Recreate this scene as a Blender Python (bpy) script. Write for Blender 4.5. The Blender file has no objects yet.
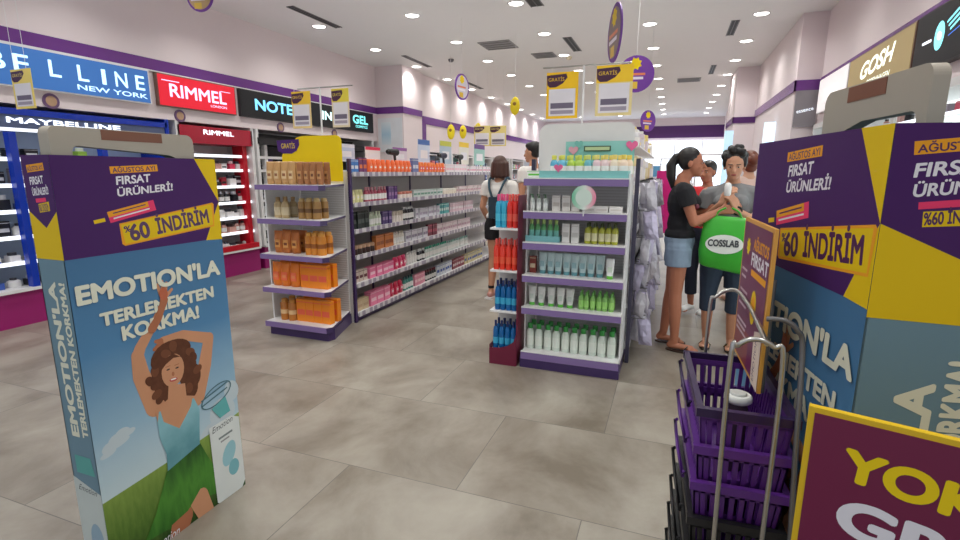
import bpy, math, random
from mathutils import Vector as V, Matrix
random.seed(7)
R = math.radians
sc = bpy.context.scene
col = sc.collection

# ------------------------------------------------------------------ camera, world, exposure
YAW, PIT, ROL, FOC, CH = R(20.5226), R(-11.0001), R(.1464), 504.99, 1.5
cd = bpy.data.cameras.new('camera'); cam = bpy.data.objects.new('camera', cd); col.objects.link(cam)
cd.sensor_width = 36; cd.lens = FOC / 960 * 36; cd.clip_start = .05; cd.clip_end = 100
fw = V((-math.sin(YAW) * math.cos(PIT), math.cos(YAW) * math.cos(PIT), math.sin(PIT)))
rt0 = V((math.cos(YAW), math.sin(YAW), 0)); up0 = rt0.cross(fw)
rt = rt0 * math.cos(ROL) + up0 * math.sin(ROL); up = rt.cross(fw)
m = Matrix((rt, up, -fw)).transposed().to_4x4(); m.translation = (0, 0, CH)
cam.matrix_world = m
sc.camera = cam
w = bpy.data.worlds.new('world'); sc.world = w; w.use_nodes = True
w.node_tree.nodes['Background'].inputs[0].default_value = (.86, .92, 1, 1)
w.node_tree.nodes['Background'].inputs[1].default_value = .55
sc.view_settings.view_transform = 'Standard'; sc.view_settings.look = 'None'
sc.view_settings.exposure = 0.18; sc.view_settings.gamma = 1; sc.view_settings.use_curve_mapping = False
LAMP_W = 46.0          # watts of each ceiling downlight
DISC_E = 9.0           # glow of each downlight lens
CEIL = 3.6

def at(x, y, Y):
    d = rt * ((x - 480) / FOC) - up * ((y - 270) / FOC) + fw
    return V((0, 0, CH)) + d * (Y / d.y)

# ------------------------------------------------------------------ materials
MC = {}
def srgb(c):
    return tuple((v / 255 / 12.92 if v / 255 <= .04045 else ((v / 255 + .055) / 1.055) ** 2.4) for v in c) + (1,)
def mat(name, rgb, rough=.5, metal=0, emit=0, var=.06, scale=8, trans=0, coat=0, alpha=1):
    key = (name, rgb, rough, metal, emit, trans)
    if key in MC: return MC[key]
    mt = bpy.data.materials.new(name); mt.use_nodes = True
    nt = mt.node_tree; b = nt.nodes['Principled BSDF']
    c = srgb(rgb)
    b.inputs['Roughness'].default_value = rough; b.inputs['Metallic'].default_value = metal
    if coat: b.inputs['Coat Weight'].default_value = coat
    if trans: b.inputs['Transmission Weight'].default_value = trans
    if emit:
        b.inputs['Base Color'].default_value = c
        b.inputs['Emission Color'].default_value = c; b.inputs['Emission Strength'].default_value = emit
    else:
        tc = nt.nodes.new('ShaderNodeTexCoord'); nz = nt.nodes.new('ShaderNodeTexNoise'); nz.inputs['Scale'].default_value = scale
        mx = nt.nodes.new('ShaderNodeMix'); mx.data_type = 'RGBA'
        mx.inputs[6].default_value = tuple(v * (1 - var) for v in c[:3]) + (1,)
        mx.inputs[7].default_value = tuple(min(1, v * (1 + var)) for v in c[:3]) + (1,)
        nt.links.new(tc.outputs['Object'], nz.inputs['Vector']); nt.links.new(nz.outputs[0], mx.inputs[0])
        nt.links.new(mx.outputs[2], b.inputs['Base Color'])
    if 'print' in name: b.inputs['Specular IOR Level'].default_value = .2; b.inputs['Roughness'].default_value = .55
    MC[key] = mt
    return mt
def C_(rgb, rough=.45): return mat('plastic_%d_%d_%d' % rgb, rgb, rough)

def floor_mat():
    mt = bpy.data.materials.new('stone_tile'); mt.use_nodes = True; nt = mt.node_tree; b = nt.nodes['Principled BSDF']
    N = nt.nodes.new; L = nt.links.new
    tc = N('ShaderNodeTexCoord')
    mp = N('ShaderNodeMapping'); mp.inputs['Location'].default_value = (.27, -.4, 0); L(tc.outputs['Object'], mp.inputs[0])
    br = N('ShaderNodeTexBrick'); br.inputs['Scale'].default_value = 1; br.inputs['Brick Width'].default_value = 1.2
    br.inputs['Row Height'].default_value = .8; br.inputs['Mortar Size'].default_value = .0022; br.inputs['Bias'].default_value = 0
    br.inputs['Color1'].default_value = (0, 0, 0, 1); br.inputs['Color2'].default_value = (1, 1, 1, 1); br.inputs['Mortar'].default_value = (.5, .5, .5, 1)
    L(mp.outputs[0], br.inputs[0])
    st = N('ShaderNodeMapping'); st.inputs['Scale'].default_value = (1.0, .75, 1); L(tc.outputs['Object'], st.inputs[0])
    addv = N('ShaderNodeVectorMath'); addv.operation = 'MULTIPLY_ADD'; L(br.outputs['Color'], addv.inputs[0]); addv.inputs[1].default_value = (7, 3, 5); L(st.outputs[0], addv.inputs[2])
    n1 = N('ShaderNodeTexNoise'); n1.inputs['Scale'].default_value = 1.7; n1.inputs['Detail'].default_value = 7; n1.inputs['Roughness'].default_value = .62; n1.inputs['Distortion'].default_value = .35
    L(addv.outputs[0], n1.inputs[0])
    cr = N('ShaderNodeValToRGB'); e = cr.color_ramp.elements
    e[0].position = .34; e[0].color = srgb((118, 107, 94)); e[1].position = .72; e[1].color = srgb((170, 162, 150))
    el = cr.color_ramp.elements.new(.5); el.color = srgb((144, 134, 122))
    L(n1.outputs[0], cr.inputs[0])
    mx = N('ShaderNodeMix'); mx.data_type = 'RGBA'; L(br.outputs['Fac'], mx.inputs[0]); L(cr.outputs[0], mx.inputs[6]); mx.inputs[7].default_value = srgb((104, 98, 92))
    L(mx.outputs[2], b.inputs['Base Color'])
    rr = N('ShaderNodeMapRange'); rr.inputs[3].default_value = .26; rr.inputs[4].default_value = .40; L(n1.outputs[0], rr.inputs[0]); L(rr.outputs[0], b.inputs['Roughness'])
    b.inputs['Specular IOR Level'].default_value = .5
    return mt

def strip_mat(name, base, tag, period=.09):          # price strip with printed tickets along its length
    mt = bpy.data.materials.new(name); mt.use_nodes = True; nt = mt.node_tree; b = nt.nodes['Principled BSDF']
    N = nt.nodes.new; L = nt.links.new
    tc = N('ShaderNodeTexCoord'); mp = N('ShaderNodeMapping'); mp.inputs['Scale'].default_value = (1 / period,) * 3
    L(tc.outputs['Object'], mp.inputs[0])
    vo = N('ShaderNodeTexVoronoi'); vo.voronoi_dimensions = '1D'; vo.inputs['Scale'].default_value = 1; vo.inputs['Randomness'].default_value = .6
    sx = N('ShaderNodeSeparateXYZ'); L(mp.outputs[0], sx.inputs[0]); ad = N('ShaderNodeMath'); ad.operation = 'ADD'
    L(sx.outputs[0], ad.inputs[0]); L(sx.outputs[1], ad.inputs[1]); L(ad.outputs[0], vo.inputs['W'])
    lt = N('ShaderNodeMath'); lt.operation = 'LESS_THAN'; lt.inputs[1].default_value = .27; L(vo.outputs['Distance'], lt.inputs[0])
    mx = N('ShaderNodeMix'); mx.data_type = 'RGBA'; L(lt.outputs[0], mx.inputs[0]); mx.inputs[6].default_value = srgb(base); mx.inputs[7].default_value = srgb(tag)
    L(mx.outputs[2], b.inputs['Base Color']); b.inputs['Roughness'].default_value = .4
    return mt

def grad_mat(name, stops, axis=2, z0=0, z1=1, noise=0):   # a printed picture's own colours, along a face
    mt = bpy.data.materials.new(name); mt.use_nodes = True; nt = mt.node_tree; b = nt.nodes['Principled BSDF']
    N = nt.nodes.new; L = nt.links.new
    tc = N('ShaderNodeTexCoord'); sx = N('ShaderNodeSeparateXYZ'); L(tc.outputs['Object'], sx.inputs[0])
    mr = N('ShaderNodeMapRange'); mr.inputs[1].default_value = z0; mr.inputs[2].default_value = z1; L(sx.outputs[axis], mr.inputs[0])
    cr = N('ShaderNodeValToRGB'); e = cr.color_ramp.elements
    b.inputs['Specular IOR Level'].default_value = .25
    e[0].position, e[0].color = stops[0][0], srgb(stops[0][1]); e[1].position, e[1].color = stops[-1][0], srgb(stops[-1][1])
    for p, c in stops[1:-1]:
        q = e.new(p); q.color = srgb(c)
    src = mr.outputs[0]
    if noise:
        nz = N('ShaderNodeTexNoise'); nz.inputs['Scale'].default_value = noise[0]; nz.inputs['Detail'].default_value = 5
        mp = N('ShaderNodeMapping'); mp.inputs['Scale'].default_value = noise[2] if len(noise) > 2 else (1, 1, 1)
        L(tc.outputs['Object'], mp.inputs[0]); L(mp.outputs[0], nz.inputs['Vector'])
        ma = N('ShaderNodeMath'); ma.operation = 'MULTIPLY_ADD'; L(nz.outputs[0], ma.inputs[0]); ma.inputs[1].default_value = noise[1]
        L(mr.outputs[0], ma.inputs[2]); sb = N('ShaderNodeMath'); sb.operation = 'SUBTRACT'; L(ma.outputs[0], sb.inputs[0]); sb.inputs[1].default_value = noise[1] / 2
        src = sb.outputs[0]
    L(src, cr.inputs[0]); L(cr.outputs[0], b.inputs['Base Color']); b.inputs['Roughness'].default_value = .5; b.inputs['Specular IOR Level'].default_value = .25
    return mt

WALL = mat('pink_white_paint', (234, 220, 222), .55, var=.01)
CEILM = mat('ceiling_paint', (242, 240, 240), .8, var=.01)
WHITE = mat('white_enamel', (232, 230, 230), .35, var=.01)
OFFW = mat('off_white_panel', (214, 210, 208), .5, var=.02)
PURB = mat('purple_band', (112, 58, 138), .22, var=.02)
PURD = mat('dark_purple_metal', (62, 42, 92), .35, var=.05)
PURL = mat('lilac_shelf_lip', (134, 110, 164), .35, var=.04)
BLACK = mat('black_plastic', (22, 21, 24), .4)
CHROME = mat('steel_tube', (190, 188, 184), .28, metal=1)
GREY = mat('grey_metal', (120, 118, 120), .4, metal=.6)
STRIP = strip_mat('price_strip', (214, 210, 214), (158, 148, 166), .11)
MAGK = mat('magenta_panel', (156, 28, 108), .35, var=.03)

# ------------------------------------------------------------------ mesh builder
def tag(o, label=None, cat=None, group=None, kind=None):
    if label: o['label'] = label
    if cat: o['category'] = cat
    if group: o['group'] = group
    if kind: o['kind'] = kind
    return o
def empty(name, loc, rz=0, label=None, cat=None, group=None):
    o = bpy.data.objects.new(name, None); col.objects.link(o); o.location = loc; o.rotation_euler = (0, 0, rz)
    o.empty_display_size = .05
    return tag(o, label, cat, group)
class MB:
    def __init__(s): s.v = []; s.f = []; s.m = []; s.mats = []; s.sm = []
    def mi(s, m):
        if m not in s.mats: s.mats.append(m)
        return s.mats.index(m)
    def add(s, vs, fs, m, smooth=False):
        n = len(s.v); s.v += [tuple(p) for p in vs]; k = s.mi(m)
        for f in fs: s.f.append(tuple(i + n for i in f)); s.m.append(k); s.sm.append(smooth)
        return s
    def box(s, x0, x1, y0, y1, z0, z1, m):
        vs = [(x, y, z) for z in (z0, z1) for y in (y0, y1) for x in (x0, x1)]
        return s.add(vs, [(0, 2, 3, 1), (4, 5, 7, 6), (0, 1, 5, 4), (2, 6, 7, 3), (0, 4, 6, 2), (1, 3, 7, 5)], m)
    def cbox(s, x0, x1, y0, y1, z0, z1, m, r=.004, n=2):     # box with rounded vertical corners
        pts = []
        for cx, cy, a0 in ((x1 - r, y1 - r, 0), (x0 + r, y1 - r, 90), (x0 + r, y0 + r, 180), (x1 - r, y0 + r, 270)):
            for k in range(n + 1):
                a = R(a0 + 90 * k / n); pts.append((cx + r * math.cos(a), cy + r * math.sin(a)))
        return s.prism(pts, z0, z1, m)
    def prism(s, pts, z0, z1, m, top=None):
        n = len(pts); top = top or pts
        vs = [(p[0], p[1], z0) for p in pts] + [(p[0], p[1], z1) for p in top]
        fs = [(i, (i + 1) % n, n + (i + 1) % n, n + i) for i in range(n)] + [tuple(range(n))[::-1], tuple(range(n, 2 * n))]
        return s.add(vs, fs, m)
    def lathe(s, prof, m, n=10, c=(0, 0), sy=1, smooth=True):
        vs = []; fs = []
        for r, z in prof:
            for k in range(n):
                a = 2 * math.pi * k / n; vs.append((c[0] + r * math.cos(a), c[1] + r * sy * math.sin(a), z))
        for j in range(len(prof) - 1):
            for k in range(n): fs.append((j * n + k, j * n + (k + 1) % n, (j + 1) * n + (k + 1) % n, (j + 1) * n + k))
        s.add(vs, fs, m, smooth)
        L = (len(prof) - 1) * n
        return s.add(vs[:n], [tuple(range(n))[::-1]], m).add(vs[L:], [tuple(range(n))], m)
    def cone(s, p0, r0, p1, r1, m, n=10, smooth=True, caps=True):
        p0, p1 = V(p0), V(p1); d = (p1 - p0).normalized(); a = d.orthogonal().normalized(); b = d.cross(a)
        vs = [p + (a * math.cos(2 * math.pi * k / n) + b * math.sin(2 * math.pi * k / n)) * r for p, r in ((p0, r0), (p1, r1)) for k in range(n)]
        s.add(vs, [(k, (k + 1) % n, n + (k + 1) % n, n + k) for k in range(n)], m, smooth)
        if caps: s.add(vs[:n], [tuple(range(n))[::-1]], m).add(vs[n:], [tuple(range(n))], m)
        return s
    def tube(s, pts, r, m, n=8, closed=False):
        pts = [V(p) for p in pts]; vs = []; N_ = len(pts); prev = None
        for i, p in enumerate(pts):
            if closed: d = pts[(i + 1) % N_] - pts[i - 1]
            else: d = pts[min(i + 1, N_ - 1)] - pts[max(i - 1, 0)]
            d.normalize()
            a = d.orthogonal().normalized() if prev is None else (prev - d * prev.dot(d)).normalized()
            prev = a; b = d.cross(a)
            vs += [p + (a * math.cos(2 * math.pi * k / n) + b * math.sin(2 * math.pi * k / n)) * r for k in range(n)]
        fs = []
        for i in range(N_ if closed else N_ - 1):
            j = (i + 1) % N_
            fs += [(i * n + k, i * n + (k + 1) % n, j * n + (k + 1) % n, j * n + k) for k in range(n)]
        s.add(vs, fs, m, True)
        if not closed: s.add(vs[:n], [tuple(range(n))[::-1]], m).add(vs[-n:], [tuple(range(n))], m)
        return s
    def ell(s, c, r, m, n=14, rot=None):
        vs = []; fs = []; h = n // 2 + 1
        c = V(c)
        for i in range(h + 1):
            t = math.pi * i / h
            for k in range(n):
                a = 2 * math.pi * k / n; p = V((r[0] * math.sin(t) * math.cos(a), r[1] * math.sin(t) * math.sin(a), r[2] * math.cos(t)))
                if rot is not None: p = rot @ p
                vs.append(c + p)
        for i in range(h):
            for k in range(n): fs.append((i * n + k, (i + 1) * n + k, (i + 1) * n + (k + 1) % n, i * n + (k + 1) % n))
        return s.add(vs, fs, m, True)
    def cap(s, p0, r0, p1, r1, m=None):
        m = m or WHITE
        s.cone(p0, r0, p1, r1, m, 12); s.ell(p0, (r0,) * 3, m, 12); s.ell(p1, (r1,) * 3, m, 12); return s
    def chain(s, pr, m=None):
        for a, b in zip(pr, pr[1:]): s.cap(a[0], a[1], b[0], b[1], m)
        return s
    def mesh(s, name):
        me = bpy.data.meshes.new(name); me.from_pydata(s.v, [], s.f); me.update()
        for m in s.mats: me.materials.append(m)
        me.polygons.foreach_set('material_index', s.m); me.polygons.foreach_set('use_smooth', s.sm)
        return me
    def build(s, name, parent=None, loc=None, **kw):
        o = bpy.data.objects.new(name, s.mesh(name)); col.objects.link(o)
        if loc is not None: o.location = loc
        if parent is not None: o.parent = parent
        return tag(o, **kw)
    def remesh(s, name, material, voxel, smooth=4, parent=None, loc=None, cut=None):
        """fuse the overlapping pieces into one continuous skin"""
        o = s.build('tmp'); md = o.modifiers.new('r', 'REMESH'); md.mode = 'VOXEL'; md.voxel_size = voxel
        sm = o.modifiers.new('s', 'SMOOTH'); sm.iterations = smooth; sm.factor = .5
        dg = bpy.context.evaluated_depsgraph_get(); me = bpy.data.meshes.new_from_object(o.evaluated_get(dg))
        me.name = name; me.materials.clear(); me.materials.append(material)
        for p in me.polygons: p.use_smooth = True; p.material_index = 0
        bpy.data.objects.remove(o)
        o = bpy.data.objects.new(name, me); col.objects.link(o)
        if parent is not None: o.parent = parent
        if loc is not None: o.location = loc
        return o
def ss(o, width=.004, seg=2):
    b = o.modifiers.new('bevel', 'BEVEL'); b.width = width; b.segments = seg; b.limit_method = 'ANGLE'; return o
def struct(name, mb, parent=None): return mb.build(name, parent, kind='structure')
def box1(name, dims, m, parent=None, **kw): return MB().box(*dims, m).build(name, parent, **kw)
def copy_tree(o, parent=None, loc=None, rz=None):
    c = o.copy(); col.objects.link(c)
    if parent is not None: c.parent = parent
    if loc is not None: c.location = loc
    if rz is not None: c.rotation_euler = (0, 0, rz)
    for ch in KIDS.get(o.name, []):
        d = ch.copy(); col.objects.link(d); d.parent = c
    return c
KIDS = {}

# lettering laid on a face: origin = top left of the face, U to the right, D down, N outwards
def text_obj(name, s, m, O, U, D, N, u, v, h, width=None, rot=0, bold=.0, parent=None, off=.0015, align='LEFT', shear=0, depth=.0004):
    cu = bpy.data.curves.new('t', 'FONT'); cu.body = s; cu.size = 1; cu.offset = bold; cu.extrude = 0; cu.align_x = 'LEFT'; cu.shear = shear
    cu.resolution_u = 6; cu.offset = 0
    t = bpy.data.objects.new('t', cu); col.objects.link(t)
    dg = bpy.context.evaluated_depsgraph_get(); me = bpy.data.meshes.new_from_object(t.evaluated_get(dg))
    bpy.data.objects.remove(t)
    xs = [q.co.x for q in me.vertices]; ys = [q.co.y for q in me.vertices]
    x0, x1 = min(xs), max(xs); base = 0.0; cap = .70
    sy = h / cap; sx = (width / (x1 - x0)) if width else sy
    ca, sa = math.cos(rot), math.sin(rot)
    O, U, D, N = V(O), V(U), V(D), V(N)
    if bold:            # heavier strokes: the same glyphs again, nudged sideways and up
        vs = [tuple(q.co) for q in me.vertices]; fs = [tuple(p.vertices) for p in me.polygons]; V2 = []; F2 = []
        for k, (dx, dy) in enumerate([(0, 0)] + [(math.cos(math.pi * q / 6), math.sin(math.pi * q / 6)) for q in range(12)]):
            n = len(V2); V2 += [(x + dx * bold, y + dy * bold, k * .000003) for x, y, z in vs]; F2 += [tuple(i + n for i in f) for f in fs]
        me = bpy.data.meshes.new(name); me.from_pydata(V2, [], F2)
    for q in me.vertices:
        lay_ = q.co.z; a = (q.co.x - x0) * sx; b = q.co.y * sy
        if align == 'CENTER': a -= (x1 - x0) * sx / 2
        aa = a * ca - b * sa; bb = a * sa + b * ca
        q.co = O + U * (u + aa) + D * (v - bb) + N * (off + lay_)
    me.materials.clear(); me.materials.append(m); me.name = name
    o = bpy.data.objects.new(name, me); col.objects.link(o)
    if parent is not None: o.parent = parent
    return o
class Face:      # flat print on a face
    def __init__(s, O, U, D, N): s.O, s.U, s.D, s.N = V(O), V(U), V(D), V(N); s.mb = MB(); s.k = 0
    def off(s): return .0004 + .00003 * s.k
    def P(s, u, v, off): return s.O + s.U * u + s.D * v + s.N * off
    def poly(s, pts, m, lay=None):
        s.k += 1; off = .0004 + .00003 * (s.k if lay is None else lay)
        vs = [s.P(u, v, off) for u, v in pts]
        import mathutils
        nrm = sum((pts[i][0] * pts[(i + 1) % len(pts)][1] - pts[(i + 1) % len(pts)][0] * pts[i][1]) for i in range(len(pts)))
        tris = mathutils.geometry.tessellate_polygon([[V((u, v, 0)) for u, v in pts]])
        s.mb.add(vs, [tuple(t) for t in tris], m); return s
    def ell(s, u, v, a, b, m, rot=0, n=20):
        ca, sa = math.cos(rot), math.sin(rot)
        return s.poly([(u + a * math.cos(t) * ca - b * math.sin(t) * sa, v + a * math.cos(t) * sa + b * math.sin(t) * ca) for t in [2 * math.pi * k / n for k in range(n)]], m)
    def limb(s, pts, m, n=8):       # rounded tapering stroke: (u, v, r) list
        for (u0, v0, r0), (u1, v1, r1) in zip(pts, pts[1:]):
            a = math.atan2(v1 - v0, u1 - u0); out = []
            for k in range(n + 1): t = a + math.pi / 2 + math.pi * k / n; out.append((u0 + r0 * math.cos(t), v0 + r0 * math.sin(t)))
            for k in range(n + 1): t = a - math.pi / 2 + math.pi * k / n; out.append((u1 + r1 * math.cos(t), v1 + r1 * math.sin(t)))
            s.poly(out, m)
        return s
    def rect(s, u0, v0, u1, v1, m, rot=0):
        ca, sa = math.cos(rot), math.sin(rot); pts = []
        for u, v in ((u0, v0), (u1, v0), (u1, v1), (u0, v1)):
            a, b = u - u0, v - v0; pts.append((u0 + a * ca + b * sa, v0 - a * sa + b * ca))
        return s.poly(pts, m)
    def text(s, t, u, v, h, m, width=None, rot=0, bold=0, parent=None, name='lettering', align='LEFT', shear=0):
        s.k += 1
        return text_obj(name, t, m, s.O, s.U, s.D, s.N, u, v, h, width, rot, bold, parent, s.off() , align, shear)

# ------------------------------------------------------------------ the setting
YE = 22.0
floor = struct('floor', MB().box(-7.5, 3.2, -2.5, YE, -.1, 0, floor_mat()))
struct('ceiling', MB().box(-7.5, 3.2, -.6, YE + .2, CEIL, CEIL + .15, CEILM))
XL, XR = -5.85, 1.8
struct('wall_left', MB().box(XL - .5, XL, -.6, 9.46, 2.12, CEIL, WALL).box(-6.45, -6.35, -.6, 9.46, 0, CEIL, OFFW))
struct('wall_left_far', MB().box(-6.45, -5.22, 9.46, 10.3, 0, CEIL, WALL).box(-6.45, -5.3, 10.3, YE, 1.95, CEIL, WALL).box(-6.45, -5.75, 10.3, YE, 0, 1.95, OFFW))
struct('wall_right', MB().box(XR, XR + .5, -.6, 8.35, 2.15, CEIL, WALL).box(2.15, 2.3, -.6, 8.35, 0, CEIL, OFFW))
struct('wall_right_pillar', MB().box(1.5, 2.3, 8.35, 12.0, 0, CEIL, WALL))
struct('wall_right_far', MB().box(1.1, 2.3, 12.0, 13.5, 0, CEIL, WALL).box(1.9, 2.3, 13.5, YE, 0, CEIL, WALL))
struct('wall_back', MB().box(-7.5, 3.2, YE, YE + .2, 0, CEIL, WALL))
struct('trim_left_band', MB().box(XL, XL + .012, -.6, 9.46, 2.67, 2.80, PURB).box(XL, XL + .02, -.6, 9.46, 2.655, 2.67, WHITE))
struct('trim_jog_band', MB().box(XL, -5.21, 9.445, 9.46, 2.67, 2.80, PURB).box(-5.22, -5.208, 9.445, 10.3, 2.67, 2.8, PURB))
struct('trim_left_far_band', MB().box(-5.3, -5.288, 10.3, YE, 2.55, 2.72, PURB))
struct('trim_left_upright', MB().box(-5.3, -5.28, 10.3, 10.62, 1.95, 2.6, PURB))
struct('trim_right_band', MB().box(XR - .012, XR, -.6, 8.35, 2.70, 2.76, PURB))
struct('trim_pillar_band', MB().box(1.48, 1.5, 8.33, 12.0, 2.60, 2.74, PURB).box(1.48, 1.8, 8.33, 8.35, 2.60, 2.74, PURB))
struct('trim_far_step_band', MB().box(1.08, 1.5, 11.98, 12.0, 2.50, 2.62, mat('dark_purple_band', (84, 36, 104), .3)).box(1.08, 1.1, 11.98, 13.5, 2.50, 2.62, PURB))
struct('trim_back_band', MB().box(-6.4, 1.9, YE - .02, YE, 2.84, 3.3, mat('dark_purple_band', (84, 36, 104), .3)))
struct('trim_bulkhead_column', MB().box(1.62, 1.88, 20.2, 20.5, 0, CEIL, WALL))

# lit display wall at the far end
LIT = mat('lit_panel_far', (232, 242, 255), emit=1.25)
bt = empty('lightbox_display', (-2, YE - .25, 0), label='long bright white backlit display below the purple band on the far end wall', cat='display')
box1('light_panel', (-3.9, 3.9, .1, .2, 1.3, 2.7, LIT), LIT, bt) if False else MB().box(-3.9, 3.9, .1, .2, 1.1, 2.72, LIT).build('light_panel', bt)
MB().box(-4, 4, -.15, .2, 0, 1.08, OFFW).build('base_cabinet', bt)
fr = MB()
for k in range(9): fr.box(-4 + k - .02, -4 + k + .02, .06, .1, 1.1, 2.72, WHITE)
fr.build('frame', bt)
for k, (x0, z0, c) in enumerate([(-3.6, 1.3, (120, 160, 200)), (-.4, 1.25, (150, 190, 220)), (1.2, 1.2, (90, 150, 190)), (2.3, 1.3, (190, 170, 200)), (3.1, 1.15, (140, 180, 210))]): MB().box(x0, x0 + .8, .0, .05, z0, z0 + .55, C_(c)).build('picture_card', bt)

# ceiling fittings
DISC = mat('downlight_lens', (255, 250, 245), emit=DISC_E)
ld = bpy.data.lights.new('downlight_lamp', 'SPOT'); ld.energy = LAMP_W; ld.spot_size = R(150); ld.spot_blend = .9; ld.shadow_soft_size = .07; ld.color = (.985, 1, .95)
# first downlight, copied in a loop
COLS = [-5.03, -3.49, -2.01, -.46, .97]
ring = MB().lathe([(.088, 0), (.105, -.012), (.112, -.004), (.112, 0)], WHITE, 20)
lens = MB().lathe([(.001, -.004), (.088, -.004), (.088, -.001), (.001, -.001)], DISC, 20)
rme, lme = ring.mesh('trim_ring'), lens.mesh('lens')
ordc = ['left-hand wall column', 'second column from the left wall', 'middle column', 'column left of the wide right aisle', 'rightmost column by the right wall']
ordr = ['nearest', 'second', 'third', 'fourth', 'fifth', 'sixth', 'seventh', 'eighth', 'ninth', 'tenth', 'eleventh']
rows = [6.65 + 1.535 * k for k in range(10)]
for ci, x in enumerate(COLS):
    for ri, y in enumerate(rows):
        if ri == 0 and ci > 2 : pass
        rt_ = empty('ceiling_downlight', (x, y, CEIL - .001), label='round recessed downlight, %s of the %s' % (ordr[ri], ordc[ci]), cat='ceiling light', group='recessed downlights in the ceiling')
        for nm, me in (('trim_ring', rme), ('lens', lme)):
            o = bpy.data.objects.new(nm, me); col.objects.link(o); o.parent = rt_
        l = bpy.data.objects.new('lamp', ld); col.objects.link(l); l.parent = rt_; l.location = (0, 0, -.02)
# unseen spots along the downlight columns, added for frontal light on the shelves
ld2 = bpy.data.lights.new('front_fill_lamp', 'SPOT'); ld2.energy = LAMP_W * 1.05; ld2.spot_size = R(140); ld2.spot_blend = .9; ld2.shadow_soft_size = .08; ld2.color = (.985, 1, .95)
for x in COLS:
    for y in (5.1, 3.6, 2.1, .6):
        l = bpy.data.objects.new('front_fill_lamp', ld2); col.objects.link(l); l.location = (x, y, CEIL - .02)

VENT = mat('vent_black', (48, 47, 48), .6)
def vent(x, y0, y1, wd, what):
    t = empty('linear_air_vent', (x, (y0 + y1) / 2, CEIL), label=what, cat='air vent')
    h = (y1 - y0) / 2; b = MB()
    b.box(-wd / 2, wd / 2, -h, h, -.004, -.001, VENT); b.build('slot', t)
    f = MB()
    for s in (-1, 1): f.box(s * wd / 2 - .006, s * wd / 2 + .006, -h, h, -.01, -.001, GREY)
    f.box(-.004, .004, -h, h, -.008, -.003, GREY)
    f.build('frame', t)
vent(-4.79, 5.75, 6.8, .10, 'long black linear slot vent in the ceiling nearest the left wall signs')
vent(-4.79, 8.75, 9.85, .09, 'black linear slot vent further down the left side of the ceiling')
vent(-4.75, 11.7, 12.8, .09, 'far black linear slot vent behind the small round hanging sign')
vent(-1.72, 8.5, 9.5, .13, 'dark rectangular slot vent in the middle of the ceiling')
vent(.68, 8.4, 9.25, .10, 'dark slot vent in the ceiling by the right column of downlights')
vent(-1.78, 6.35, 6.85, .16, 'dark slot vent cut by the top edge of the picture')
vent(.62, 11.6, 12.6, .09, 'distant dark slot vent on the right of the ceiling')
for (x, y, s, lab) in ((-2.9, 8.6, .55, 'pale grey square ceiling diffuser left of centre'), (-2.35, 9.6, .4, 'small grey access grille beside the dark middle vent'), (.2, 13.2, .5, 'faint grey square ceiling grille far down the right side')):
    t = empty('ceiling_diffuser', (x, y, CEIL), label=lab, cat='air vent')
    MB().box(-s / 2, s / 2, -s / 2, s / 2, -.012, -.001, mat('diffuser_grey', (150, 148, 150), .6)).build('plate', t)
    f = MB()
    for k in range(4): f.box(-s / 2 + .03, s / 2 - .03, -s / 2 + s * (k + .5) / 4 - .006, -s / 2 + s * (k + .5) / 4 + .006, -.02, -.012, GREY)
    f.build('louvre', t)
for (x, y, lab) in ((-4.1, 9.35, 'tiny grey smoke detector left of centre on the ceiling'), (-1.95, 9.9, 'tiny cream smoke detector beside the middle vent')):
    MB().lathe([(.03, -.05), (.05, -.03), (.055, 0)], GREY if x < -3 else mat('cream_plastic', (225, 212, 180)), 14).build('smoke_detector', None, (x, y, CEIL), label=lab, cat='smoke detector')

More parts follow.
